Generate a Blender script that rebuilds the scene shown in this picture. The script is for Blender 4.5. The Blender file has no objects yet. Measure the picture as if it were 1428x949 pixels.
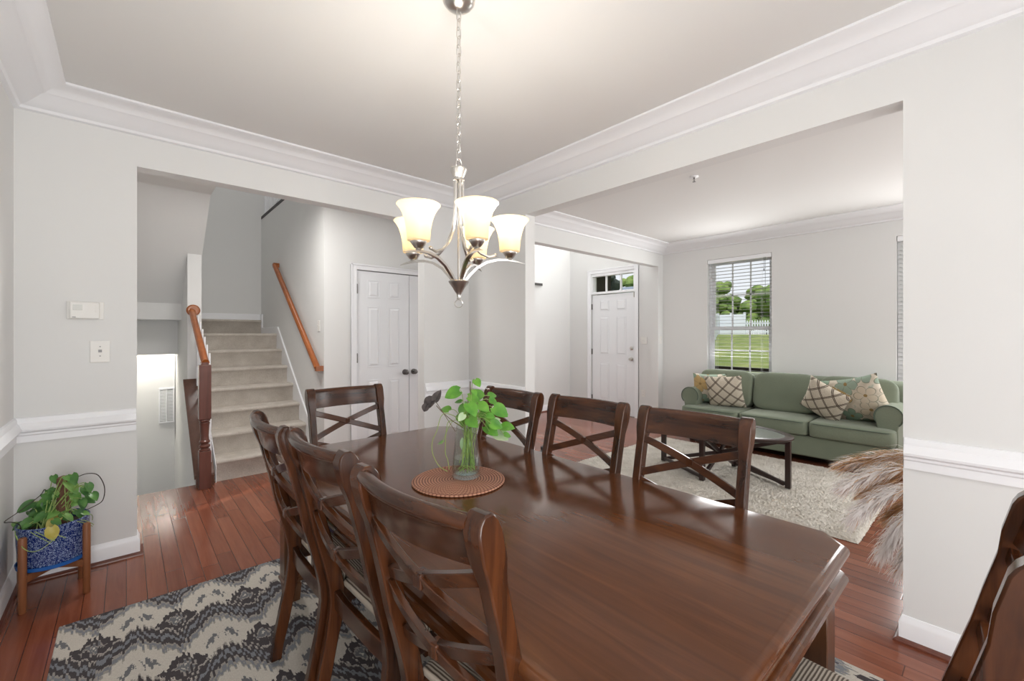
import bpy, bmesh, math, random
from math import sin, cos, pi, radians, sqrt, atan2, tan
from mathutils import Vector, Matrix
S = bpy.context.scene
COL = S.collection
random.seed(7)

# ------------------------------------------------------------------ camera, sky, lights
cam_d = bpy.data.cameras.new('camera'); cam = bpy.data.objects.new('camera', cam_d); COL.objects.link(cam)
cam_d.sensor_width = 36.0; cam_d.lens = 603.07/1428*36.0; cam_d.shift_y = -0.00575
cam_d.clip_start = 0.03; cam_d.clip_end = 300
cam.location = (0, 0, 1.37); cam.rotation_euler = (pi/2, 0, -radians(41.727))
S.camera = cam
S.view_settings.view_transform = 'Standard'; S.view_settings.look = 'None'
S.view_settings.exposure = 0.82; S.view_settings.gamma = 1.0; S.view_settings.use_curve_mapping = False

W = bpy.data.worlds.new('World'); S.world = W; W.use_nodes = True
nt = W.node_tree; bg = nt.nodes['Background']
sky = nt.nodes.new('ShaderNodeTexSky'); sky.sky_type = 'HOSEK_WILKIE'
sky.sun_direction = Vector((-0.55, -0.25, 0.75)).normalized(); sky.turbidity = 4.0; sky.ground_albedo = 0.4
mixn = nt.nodes.new('ShaderNodeMix'); mixn.data_type = 'RGBA'; mixn.inputs[0].default_value = 0.55
mixn.inputs[7].default_value = (1, 1, 1, 1)
nt.links.new(sky.outputs[0], mixn.inputs[6]); nt.links.new(mixn.outputs[2], bg.inputs[0]); bg.inputs[1].default_value = 0.8

def sun(energy, d):
    l = bpy.data.lights.new('sun', 'SUN'); l.energy = energy; l.angle = 0.02; l.color = (1, .96, .9)
    o = bpy.data.objects.new('sun', l); COL.objects.link(o)
    o.rotation_euler = Vector(d).to_track_quat('-Z', 'Y').to_euler(); o.location = (-20, -10, 30)
sun(1.35, (0.55, 0.25, -0.75))
def area(name, loc, d, sx, sy, energy, color=(1, 1, 1), spread=pi):
    l = bpy.data.lights.new(name, 'AREA'); l.shape = 'RECTANGLE'; l.size = sx; l.size_y = sy
    l.energy = energy; l.color = color; l.spread = spread
    o = bpy.data.objects.new(name, l); COL.objects.link(o); o.location = loc
    o.rotation_euler = Vector(d).to_track_quat('-Z', 'Y').to_euler()
    return o
DAY = (1.0, 0.985, 0.97)
# fill lights added out of view: behind the camera, at the living room's end
area('fill_dining', (0.02, -1.27, 1.15), (0.0, 1, 0.0), 0.8, 2.1, 27, DAY)
area('fill_dining', (1.75, -1.27, 1.15), (0.0, 1, 0.0), 0.9, 2.1, 8, DAY)
area('fill_living', (3.6, -1.97, 1.6), (0, 1, 0), 0.9, 1.6, 16, DAY)
area('fill_living', (5.2, -1.97, 1.6), (0, 1, 0), 0.9, 1.6, 18, DAY)
area('daylight_front_window', (6.22, 2.36, 1.68), (-1, 0, -.1), 0.7, 1.25, 13, DAY)
area('daylight_front_window', (6.22, 0.31, 1.68), (-1, 0, -.1), 0.7, 1.25, 13, DAY)
area('fill_foyer', (6.2, 4.4, 4.2), (-1, 0, -.35), 1.5, 1.4, 88, DAY)  # added fill high in the foyer; the wall has no window there
area('fill_landing', (1.0, 6.3, 5.3), (0, 0, -1), 0.6, 0.6, 9, (1, .97, .93))  # unseen fill added over the stairs, no fixture
area('fill_hall', (0.75, 4.05, 2.72), (0, 0, -1), 0.35, 0.35, 14, (1, .97, .93))  # added fill that brightens hall and lower steps, no fixture

# ------------------------------------------------------------------ node helpers
def new_mat(name):
    m = bpy.data.materials.new(name); m.use_nodes = True
    return m, m.node_tree, m.node_tree.nodes['Principled BSDF']
def pbr(name, col, rough=0.5, metal=0.0, spec=None, bump=None, trans=0.0, ior=None, coat=0.0, sss=0.0):
    m, t, b = new_mat(name)
    b.inputs['Base Color'].default_value = (*col, 1); b.inputs['Roughness'].default_value = rough
    b.inputs['Metallic'].default_value = metal
    if spec is not None: b.inputs['Specular IOR Level'].default_value = spec
    if trans: b.inputs['Transmission Weight'].default_value = trans
    if ior: b.inputs['IOR'].default_value = ior
    if coat: b.inputs['Coat Weight'].default_value = coat; b.inputs['Coat Roughness'].default_value = .1
    if bump:
        sc, st, dist = bump
        n = t.nodes.new('ShaderNodeTexNoise'); n.inputs['Scale'].default_value = sc; n.inputs['Detail'].default_value = 4
        c = t.nodes.new('ShaderNodeTexCoord'); t.links.new(c.outputs['Object'], n.inputs['Vector'])
        bp = t.nodes.new('ShaderNodeBump'); bp.inputs['Strength'].default_value = st; bp.inputs['Distance'].default_value = dist
        t.links.new(n.outputs['Fac'], bp.inputs['Height']); t.links.new(bp.outputs[0], b.inputs['Normal'])
    return m
class G:
    """small expression helper on a node tree"""
    def __init__(s, t): s.t = t; s.tc = t.nodes.new('ShaderNodeTexCoord')
    def coord(s, kind='Object'): return s.tc.outputs[kind]
    def xyz(s, v):
        n = s.t.nodes.new('ShaderNodeSeparateXYZ'); s.t.links.new(v, n.inputs[0]); return n.outputs
    def comb(s, x, y, z):
        n = s.t.nodes.new('ShaderNodeCombineXYZ')
        for i, v in enumerate((x, y, z)): s._set(n.inputs[i], v)
        return n.outputs[0]
    def _set(s, inp, v):
        if hasattr(v, 'is_linked') or hasattr(v, 'links'): s.t.links.new(v, inp)
        else: inp.default_value = v
    def m(s, op, a, b=0.0, c=0.0):
        n = s.t.nodes.new('ShaderNodeMath'); n.operation = op
        s._set(n.inputs[0], a); s._set(n.inputs[1], b); s._set(n.inputs[2], c); return n.outputs[0]
    def scale(s, v, sx, sy, sz, rz=0):
        n = s.t.nodes.new('ShaderNodeMapping'); s.t.links.new(v, n.inputs[0])
        n.inputs['Scale'].default_value = (sx, sy, sz); n.inputs['Rotation'].default_value = (0, 0, rz); return n.outputs[0]
    def noise(s, v, sc, det=3, rough=.5, col=False, dist=0.0):
        n = s.t.nodes.new('ShaderNodeTexNoise'); s.t.links.new(v, n.inputs['Vector'])
        n.inputs['Scale'].default_value = sc; n.inputs['Detail'].default_value = det; n.inputs['Roughness'].default_value = rough
        n.inputs['Distortion'].default_value = dist
        return n.outputs['Color' if col else 'Fac']
    def vor(s, v, sc, feat='F1', out='Distance', rnd=1.0):
        n = s.t.nodes.new('ShaderNodeTexVoronoi'); s.t.links.new(v, n.inputs['Vector']); n.feature = feat
        n.inputs['Scale'].default_value = sc; n.inputs['Randomness'].default_value = rnd
        return n.outputs[out]
    def ramp(s, f, stops, interp='LINEAR'):
        n = s.t.nodes.new('ShaderNodeValToRGB'); n.color_ramp.interpolation = interp; e = n.color_ramp.elements
        while len(e) < len(stops): e.new(0.5)
        for i, (p, c) in enumerate(stops): e[i].position = p; e[i].color = (*c, 1)
        s._set(n.inputs[0], f); return n.outputs[0]
    def mix(s, f, a, b, blend='MIX'):
        n = s.t.nodes.new('ShaderNodeMix'); n.data_type = 'RGBA'; n.blend_type = blend
        s._set(n.inputs[0], f)
        for i, v in ((6, a), (7, b)):
            if isinstance(v, tuple): n.inputs[i].default_value = (*v, 1)
            else: s.t.links.new(v, n.inputs[i])
        return n.outputs[2]
    def bump(s, h, st, dist, b):
        n = s.t.nodes.new('ShaderNodeBump'); n.inputs['Strength'].default_value = st; n.inputs['Distance'].default_value = dist
        s.t.links.new(h, n.inputs['Height']); s.t.links.new(n.outputs[0], b.inputs['Normal'])
def wood(name, c1, c2, axis='z', rough=.3, sc=1.0, coat=.2):
    m, t, b = new_mat(name); g = G(t)
    k = {'x': (2, 26, 26), 'y': (26, 2, 26), 'z': (26, 26, 2)}[axis]
    v = g.scale(g.coord(), *[q*sc for q in k])
    n1 = g.noise(v, 1.0, 5, .6, dist=.6); n2 = g.noise(g.coord(), 3.0, 2)
    f = g.m('ADD', g.m('MULTIPLY', n1, .75), g.m('MULTIPLY', n2, .25))
    col = g.ramp(f, [(.30, c1), (.72, c2)])
    t.links.new(col, b.inputs['Base Color']); b.inputs['Roughness'].default_value = rough
    b.inputs['Coat Weight'].default_value = coat; b.inputs['Coat Roughness'].default_value = .12
    g.bump(n1, .06, .002, b)
    return m

# ------------------------------------------------------------------ materials
M = {}
M['wall'] = pbr('wall_paint', (.748, .752, .745), .85, bump=(180, .04, .001))
M['ceil'] = pbr('ceiling_paint', (.79, .79, .778), .9)
M['white'] = pbr('trim_white', (.87, .88, .905), .38)
M['door'] = pbr('door_white', (.82, .835, .86), .6, spec=.25)
M['plastic'] = pbr('white_plastic', (.80, .79, .76), .4)
M['plastic_grey'] = pbr('grey_plastic', (.30, .30, .30), .5)
M['nickel'] = pbr('brushed_nickel', (.60, .58, .55), .28, 1.0)
M['dark_metal'] = pbr('dark_metal', (.16, .15, .145), .35, .9)
M['black'] = pbr('black_metal', (.015, .014, .013), .5)
M['espresso'] = wood('espresso_chair_wood', (.008, .003, .002), (.115, .037, .0125), 'z', .2, coat=0)
M['espresso_rail'] = wood('espresso_rail_wood', (.008, .003, .002), (.115, .037, .0125), 'x', .2, coat=0)
M['table_leg'] = wood('table_leg_wood', (.035, .014, .008), (.16, .065, .024), 'z', .3)
M['coffee_wood'] = wood('coffee_table_wood', (.014, .006, .005), (.035, .016, .012), 'z', .35)
M['teak'] = wood('plant_stand_wood', (.17, .058, .022), (.30, .115, .045), 'z', .45, coat=0)
M['cherry'] = wood('rail_wood', (.23, .055, .009), (.40, .12, .021), 'y', .3)
M['newel'] = wood('newel_wood', (.075, .022, .014), (.17, .058, .040), 'z', .3)
M['stringer'] = wood('stringer_wood', (.075, .026, .013), (.13, .050, .026), 'y', .4)
M['shoe'] = wood('shoe_moulding_wood', (.10, .026, .014), (.16, .045, .024), 'x', .3)

def floor_mat():
    m, t, b = new_mat('hardwood_floor'); g = G(t)
    v = g.coord('Object'); x, y, z = g.xyz(v)
    u = g.m('DIVIDE', x, .083); row = g.m('FLOOR', u)
    wn = t.nodes.new('ShaderNodeTexWhiteNoise'); wn.noise_dimensions = '1D'; t.links.new(row, wn.inputs['W'])
    yo = g.m('ADD', g.m('DIVIDE', y, 1.05), g.m('MULTIPLY', wn.outputs['Value'], 9.0)); brd = g.m('FLOOR', yo)
    w2 = t.nodes.new('ShaderNodeTexWhiteNoise'); w2.noise_dimensions = '2D'; t.links.new(g.comb(row, brd, 0.0), w2.inputs['Vector'])
    tone = w2.outputs['Value']
    fx = g.m('FRACT', u); fy = g.m('FRACT', yo)
    ex = g.m('MINIMUM', fx, g.m('SUBTRACT', 1.0, fx)); ey = g.m('MULTIPLY', g.m('MINIMUM', fy, g.m('SUBTRACT', 1.0, fy)), 12.0)
    edge = g.m('MINIMUM', ex, ey); seam = g.m('LESS_THAN', edge, .022)
    gv = g.comb(g.m('MULTIPLY', x, 34.0), g.m('ADD', g.m('MULTIPLY', y, 2.2), g.m('MULTIPLY', tone, 40.0)), 0.0)
    gr = g.noise(gv, 1.0, 5, .6, dist=.8)
    f = g.m('ADD', g.m('MULTIPLY', gr, .62), g.m('MULTIPLY', tone, .38))
    col = g.ramp(f, [(.22, (.14, .038, .019)), (.55, (.225, .072, .039)), (.85, (.30, .108, .062))])
    col = g.mix(g.m('MULTIPLY', seam, .75), col, (.028, .008, .005))
    t.links.new(col, b.inputs['Base Color'])
    b.inputs['Roughness'].default_value = .17; b.inputs['Specular IOR Level'].default_value = .5
    h = g.m('ADD', g.m('MULTIPLY', g.m('MINIMUM', edge, .05), 8.0), g.m('MULTIPLY', gr, .25))
    g.bump(h, .25, .002, b)
    return m
M['floor'] = floor_mat()

def table_mat():
    m, t, b = new_mat('table_top_wood'); g = G(t); v = g.coord('Object'); x, y, z = g.xyz(v)
    gv = g.comb(g.m('MULTIPLY', x, 24.0), g.m('MULTIPLY', y, 1.6), g.m('MULTIPLY', z, 10.0))
    n1 = g.noise(gv, 1.0, 6, .6, dist=.9); n2 = g.noise(v, 2.2, 3)
    f = g.m('ADD', g.m('MULTIPLY', n1, .6), g.m('MULTIPLY', n2, .4))
    col = g.ramp(f, [(.28, (.052, .016, .006)), (.55, (.105, .036, .012)), (.8, (.165, .062, .021))])
    # joints of the two leaves
    j1 = g.m('LESS_THAN', g.m('ABSOLUTE', g.m('SUBTRACT', y, .185)), .0022)
    j2 = g.m('LESS_THAN', g.m('ABSOLUTE', g.m('ADD', y, .27)), .0022)
    col = g.mix(g.m('MULTIPLY', j1, .7), col, (.012, .005, .003))
    t.links.new(col, b.inputs['Base Color'])
    sc = g.noise(g.scale(v, 3, 14, 3), 2.0, 4, .7)
    t.links.new(g.ramp(sc, [(.35, (.13,)*3), (.75, (.18,)*3)]), b.inputs['Roughness'])
    b.inputs['Specular IOR Level'].default_value = .42
    g.bump(n1, .03, .0006, b)
    return m
M['table'] = table_mat()

def seat_mat():
    m, t, b = new_mat('striped_seat_weave'); g = G(t); x, y, z = g.xyz(g.coord())
    wob = g.noise(g.coord(), 30, 2)
    s = g.m('FRACT', g.m('ADD', g.m('DIVIDE', y, .0085), g.m('MULTIPLY', wob, .35)))
    c = g.ramp(s, [(0, (.10, .075, .055)), (.38, (.10, .075, .055)), (.5, (.46, .40, .33)), (.9, (.52, .46, .38)), (1, (.10, .075, .055))])
    t.links.new(c, b.inputs['Base Color']); b.inputs['Roughness'].default_value = .85
    g.bump(s, .4, .002, b)
    return m
M['seat'] = seat_mat()

def carpet_mat(name, c1, c2, sc=110):
    m, t, b = new_mat(name); g = G(t); v = g.coord('Object')
    n = g.noise(v, sc, 4, .7); n2 = g.noise(v, 7, 3, .6)
    f = g.m('ADD', g.m('MULTIPLY', n, .5), g.m('MULTIPLY', n2, .5))
    t.links.new(g.ramp(f, [(.32, c1), (.68, c2)]), b.inputs['Base Color'])
    b.inputs['Roughness'].default_value = .95; b.inputs['Specular IOR Level'].default_value = .1
    g.bump(n, .7, .006, b)
    return m
M['stair_carpet'] = carpet_mat('stair_carpet', (.42, .375, .325), (.62, .575, .52))
M['shag'] = carpet_mat('shag_pile', (.50, .455, .385), (.80, .765, .70), 160)

def rug_mat():
    m, t, b = new_mat('ikat_rug'); g = G(t)
    v = g.coord('Object'); x, y, z = g.xyz(v)
    # yarn steps: columns 9 mm wide, each shifted by its own amount along the pile rows
    cx = g.m('MULTIPLY', g.m('FLOOR', g.m('DIVIDE', x, .008)), .008)
    jn = t.nodes.new('ShaderNodeTexWhiteNoise'); jn.noise_dimensions = '1D'; t.links.new(cx, jn.inputs['W'])
    big = g.noise(v, 26, 3, .65)
    yy = g.m('ADD', y, g.m('ADD', g.m('MULTIPLY', g.m('SUBTRACT', jn.outputs['Value'], .5), .05), g.m('MULTIPLY', g.m('SUBTRACT', big, .5), .05)))
    xx = g.m('ADD', x, g.m('MULTIPLY', g.m('SUBTRACT', g.noise(v, 33, 3, .65), .5), .05))
    P, Q = .285, .78
    u = g.m('DIVIDE', xx, P)
    def tri(a): return g.m('MULTIPLY', g.m('ABSOLUTE', g.m('SUBTRACT', g.m('FRACT', a), .5)), 2.0)
    zz = g.m('MULTIPLY', tri(u), .165)            # zigzag amplitude in metres
    w = g.m('FRACT', g.m('DIVIDE', g.m('ADD', yy, zz), Q/2))
    D = (.075, .066, .07); BL = (.22, .23, .25); CR = (.58, .54, .48); GR = (.17, .17, .18); TP = (.34, .315, .285)
    band = g.ramp(w, [(0, D), (.10, BL), (.17, D), (.27, TP), (.31, CR), (.85, TP), (.88, BL), (.95, TP)], 'CONSTANT')
    # diamonds inside the cream bands: dark and grey ones in turn
    vv = g.m('SUBTRACT', g.m('MULTIPLY', g.m('SUBTRACT', w, .58), Q/2), g.m('SUBTRACT', zz, .165))
    du = g.m('MULTIPLY', g.m('SUBTRACT', g.m('FRACT', g.m('ADD', u, .5)), .5), P)
    dd = g.m('ADD', g.m('ABSOLUTE', du), g.m('MULTIPLY', g.m('ABSOLUTE', vv), .85))
    dia = g.ramp(g.m('MULTIPLY', dd, 10.0), [(0, CR), (.10, GR), (.32, TP), (.42, D), (.86, CR)], 'CONSTANT')
    md = g.m('LESS_THAN', dd, .086)
    # pairs of small grey dots between the diamonds
    du2 = g.m('MULTIPLY', g.m('SUBTRACT', g.m('FRACT', u), .5), P)
    d2 = g.m('ADD', g.m('ABSOLUTE', g.m('SUBTRACT', g.m('ABSOLUTE', du2), .036)), g.m('ABSOLUTE', g.m('MULTIPLY', g.m('SUBTRACT', w, .56), Q/2)))
    m2 = g.m('LESS_THAN', d2, .032)
    col = g.mix(md, band, dia); col = g.mix(m2, col, GR)
    fine = g.noise(v, 260, 3, .7)
    col = g.mix(.35, col, g.ramp(fine, [(.3, (.25,)*3), (.7, (1, 1, 1))]), 'MULTIPLY')
    t.links.new(col, b.inputs['Base Color']); b.inputs['Roughness'].default_value = .95; b.inputs['Specular IOR Level'].default_value = .1
    g.bump(fine, .6, .004, b)
    return m
M['rug'] = rug_mat()

def fabric_mat(name, c1, c2, sc=240):
    m, t, b = new_mat(name); g = G(t); v = g.coord('Object')
    n = g.noise(v, sc, 2, .6); n2 = g.noise(v, 3.0, 2)
    t.links.new(g.ramp(g.m('ADD', g.m('MULTIPLY', n, .6), g.m('MULTIPLY', n2, .4)), [(.3, c1), (.7, c2)]), b.inputs['Base Color'])
    b.inputs['Roughness'].default_value = .9; b.inputs['Specular IOR Level'].default_value = .15
    b.inputs['Sheen Weight'].default_value = .15
    g.bump(n, .3, .002, b)
    return m
M['sofa'] = fabric_mat('sage_green_fabric', (.155, .185, .135), (.225, .255, .19))
M['sofa_dark'] = fabric_mat('sage_piping', (.07, .10, .075), (.11, .14, .11))

def lattice_mat():
    m, t, b = new_mat('lattice_pillow_fabric'); g = G(t); x, y, z = g.xyz(g.coord())
    P = .150
    a = g.m('DIVIDE', g.m('ADD', x, z), P); c = g.m('DIVIDE', g.m('SUBTRACT', x, z), P)
    def tri(q): return g.m('ABSOLUTE', g.m('SUBTRACT', g.m('FRACT', q), .5))
    la = g.m('LESS_THAN', g.m('ABSOLUTE', g.m('SUBTRACT', tri(a), .05)), .036); lb = g.m('LESS_THAN', g.m('ABSOLUTE', g.m('SUBTRACT', tri(c), .05)), .036)
    ln = g.m('MAXIMUM', la, lb)
    n = g.noise(g.coord(), 120, 2)
    base = g.ramp(n, [(.3, (.52, .46, .36)), (.7, (.66, .60, .50))])
    t.links.new(g.mix(ln, base, (.10, .075, .055)), b.inputs['Base Color']); b.inputs['Roughness'].default_value = .9
    return m
M['lattice'] = lattice_mat()
def floral_mat():
    m, t, b = new_mat('floral_pillow_fabric'); g = G(t); v = g.coord('Object'); x, y, z = g.xyz(v)
    p = g.comb(x, z, 0.0)
    n = t.nodes.new('ShaderNodeTexVoronoi'); n.voronoi_dimensions = '2D'; t.links.new(p, n.inputs['Vector']); n.inputs['Scale'].default_value = 5.6; n.inputs['Randomness'].default_value = .75
    px, py, pz = g.xyz(n.outputs['Position']); cr, cg, cb = g.xyz(n.outputs['Color'])
    dx, dy = g.m('SUBTRACT', x, px), g.m('SUBTRACT', z, py)
    r = g.m('SQRT', g.m('ADD', g.m('MULTIPLY', dx, dx), g.m('MULTIPLY', dy, dy))); a = g.m('ARCTAN2', dy, dx)
    pet = g.m('ABSOLUTE', g.m('COSINE', g.m('ADD', g.m('MULTIPLY', a, 2.5), g.m('MULTIPLY', cg, 6.0))))
    rho = g.m('MULTIPLY', g.m('ADD', .055, g.m('MULTIPLY', g.m('POWER', pet, .6), .05)), g.m('ADD', .75, g.m('MULTIPLY', cb, .4)))
    ins = g.m('LESS_THAN', r, rho); ln = g.m('LESS_THAN', g.m('ABSOLUTE', g.m('SUBTRACT', r, rho)), .0035)
    col = g.ramp(cr, [(0, (.30, .38, .30)), (.34, (.62, .54, .42)), (.50, (.26, .36, .27)), (.74, (.52, .36, .16)), (.86, (.60, .53, .42))], 'CONSTANT')
    core = g.m('LESS_THAN', r, .016); vein = g.m('LESS_THAN', pet, .16)
    col = g.mix(g.m('MULTIPLY', vein, .45), col, (.16, .18, .13)); col = g.mix(core, col, (.30, .20, .08))
    bgn = g.noise(p, 12, 3); bgc = g.ramp(bgn, [(.35, (.52, .46, .36)), (.62, (.66, .60, .50)), (.70, (.36, .42, .33))])
    col = g.mix(ins, bgc, col); col = g.mix(g.m('MULTIPLY', ln, .7), col, (.13, .15, .10))
    t.links.new(col, b.inputs['Base Color']); b.inputs['Roughness'].default_value = .9
    return m
M['floral'] = floral_mat()

def pot_mat():
    m, t, b = new_mat('blue_glazed_ceramic'); g = G(t); v = g.coord('Object')
    d = g.vor(v, 62, 'DISTANCE_TO_EDGE'); n = g.noise(v, 95, 3, .6, dist=1.5)
    f = g.m('MULTIPLY', g.m('LESS_THAN', g.m('ABSOLUTE', g.m('SUBTRACT', n, .53)), .034), g.m('GREATER_THAN', d, .05))
    t.links.new(g.mix(f, (.006, .020, .135), (.36, .47, .70)), b.inputs['Base Color'])
    b.inputs['Roughness'].default_value = .22
    return m
M['pot'] = pot_mat()
M['saucer'] = pbr('blue_saucer', (.02, .12, .42), .25)
M['soil'] = pbr('soil', (.03, .02, .014), .95, bump=(60, .8, .01))
M['moss'] = pbr('coir_pole', (.16, .08, .05), .95, bump=(150, .9, .01))
def leaf_mat(name, c1, c2, sc=14, rough=.35):
    m, t, b = new_mat(name); g = G(t); n = g.noise(g.coord(), sc, 3)
    t.links.new(g.ramp(n, [(.35, c1), (.68, c2)]), b.inputs['Base Color']); b.inputs['Roughness'].default_value = rough
    return m
M['leaf'] = leaf_mat('pothos_leaf', (.055, .22, .018), (.17, .42, .045))
M['leaf_pale'] = leaf_mat('pale_leaf', (.40, .58, .33), (.62, .76, .50))
M['leaf_dark'] = leaf_mat('monstera_leaf', (.018, .085, .018), (.09, .24, .045))
M['leaf_mid'] = leaf_mat('mid_leaf', (.06, .20, .03), (.22, .40, .10))
M['leaf_yellow'] = leaf_mat('yellow_leaf', (.45, .38, .06), (.62, .56, .20))
M['leaf_dry'] = leaf_mat('dried_leaf', (.06, .05, .05), (.15, .13, .125), 30, .8)
M['stem'] = pbr('green_stem', (.30, .42, .12), .5)
M['stem_brown'] = pbr('brown_stem', (.12, .085, .045), .6)
M['wire'] = pbr('dark_vine', (.035, .025, .02), .6)
def pane_mat(name='window_glass', tint=(1, 1, 1), ior=4.5, ro=.02):
    m, t, b = new_mat(name); t.nodes.remove(b); o = t.nodes['Material Output']
    tr = t.nodes.new('ShaderNodeBsdfTransparent'); gl = t.nodes.new('ShaderNodeBsdfGlossy'); gl.inputs['Roughness'].default_value = ro; tr.inputs[0].default_value = (*tint, 1)
    mx = t.nodes.new('ShaderNodeMixShader'); lw = t.nodes.new('ShaderNodeLayerWeight'); lw.inputs[0].default_value = .5
    fr = t.nodes.new('ShaderNodeMath'); fr.operation = 'POWER'; t.links.new(lw.outputs['Facing'], fr.inputs[0]); fr.inputs[1].default_value = ior
    t.links.new(fr.outputs[0], mx.inputs[0]); t.links.new(tr.outputs[0], mx.inputs[1]); t.links.new(gl.outputs[0], mx.inputs[2])
    t.links.new(mx.outputs[0], o.inputs[0]); return m
M['pane'] = pane_mat()
M['glass'] = pane_mat('clear_glass', (.95, .975, .965), 3.2, .01); M['water'] = pane_mat('water', (.93, .975, .95), 4.0, .01)
M['table_glass'] = pbr('smoked_table_glass', (.42, .45, .44), .03, trans=.35, ior=1.5, coat=1.0)
def blind_mat():
    m, t, b = new_mat('white_blind'); o = t.nodes['Material Output']
    b.inputs['Base Color'].default_value = (.86, .86, .86, 1); b.inputs['Roughness'].default_value = .5
    tl = t.nodes.new('ShaderNodeBsdfTranslucent'); tl.inputs[0].default_value = (.86, .87, .88, 1)
    mx = t.nodes.new('ShaderNodeMixShader'); mx.inputs[0].default_value = .45
    t.links.new(b.outputs[0], mx.inputs[1]); t.links.new(tl.outputs[0], mx.inputs[2]); t.links.new(mx.outputs[0], o.inputs[0]); return m
M['blind'] = blind_mat()
def mat_weave():
    m, t, b = new_mat('rattan_weave'); g = G(t); x, y, z = g.xyz(g.coord())
    r = g.m('SQRT', g.m('ADD', g.m('MULTIPLY', x, x), g.m('MULTIPLY', y, y))); a = g.m('ARCTAN2', y, x)
    rr = g.m('FRACT', g.m('DIVIDE', r, .0115)); ring = g.m('FLOOR', g.m('DIVIDE', r, .0115))
    st = g.m('FRACT', g.m('ADD', g.m('MULTIPLY', a, 11.0), g.m('MULTIPLY', ring, .37)))
    h = g.m('MULTIPLY', g.m('SINE', g.m('MULTIPLY', rr, pi)), g.m('ADD', .35, g.m('SINE', g.m('MULTIPLY', st, pi))))
    t.links.new(g.ramp(h, [(.1, (.10, .03, .017)), (.55, (.33, .125, .07)), (1, (.56, .29, .19))]), b.inputs['Base Color'])
    b.inputs['Roughness'].default_value = .6; g.bump(h, .8, .004, b); return m
M['rattan'] = mat_weave()
def shade_mat():
    m, t, b = new_mat('frosted_glass_shade'); o = t.nodes['Material Output']
    b.inputs['Base Color'].default_value = (.85, .77, .62, 1); b.inputs['Roughness'].default_value = .35
    tl = t.nodes.new('ShaderNodeBsdfTranslucent'); tl.inputs[0].default_value = (.80, .71, .55, 1)
    mx = t.nodes.new('ShaderNodeMixShader'); mx.inputs[0].default_value = .5
    t.links.new(b.outputs[0], mx.inputs[1]); t.links.new(tl.outputs[0], mx.inputs[2]); t.links.new(mx.outputs[0], o.inputs[0])
    return m
M['shade'] = shade_mat()
def emit(name, c, s):
    m, t, b = new_mat(name); b.inputs['Emission Color'].default_value = (*c, 1); b.inputs['Emission Strength'].default_value = s
    b.inputs['Base Color'].default_value = (*c, 1); return m
M['bulb'] = emit('lit_bulb', (1, .92, .75), 4)
def plume_mat(name, c):
    m, t, b = new_mat(name); o = t.nodes['Material Output']
    b.inputs['Base Color'].default_value = (*c, 1); b.inputs['Roughness'].default_value = .9; b.inputs['Specular IOR Level'].default_value = .1
    tl = t.nodes.new('ShaderNodeBsdfTranslucent'); tl.inputs[0].default_value = (*c, 1)
    mx = t.nodes.new('ShaderNodeMixShader'); mx.inputs[0].default_value = .6
    t.links.new(b.outputs[0], mx.inputs[1]); t.links.new(tl.outputs[0], mx.inputs[2]); t.links.new(mx.outputs[0], o.inputs[0]); return m
M['plume_white'] = plume_mat('plume_white', (.95, .93, .92))
M['plume_tan'] = plume_mat('plume_tan', (.66, .45, .27))
M['grass'] = leaf_mat('lawn_grass', (.15, .21, .05), (.28, .32, .11), 1.2, .95)
M['vinyl'] = pbr('white_vinyl', (.72, .76, .84), .5)
M['tree'] = leaf_mat('tree_foliage', (.085, .16, .035), (.24, .33, .09), 1.4, .8)
M['tree_dark'] = leaf_mat('dark_foliage', (.018, .030, .022), (.04, .055, .045), 1.4, .8)
M['bark'] = pbr('bark', (.09, .065, .045), .9)
M['siding'] = pbr('beige_siding', (.34, .34, .26), .8)
M['roof'] = pbr('blue_grey_roof', (.22, .27, .34), .9)
M['brown_post'] = pbr('dark_brown_post', (.055, .04, .03), .7)
M['porch'] = pbr('porch_boards', (.14, .12, .09), .8)
M['greenglass'] = pbr('dark_green_glass', (.012, .035, .03), .08, coat=1)

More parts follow.
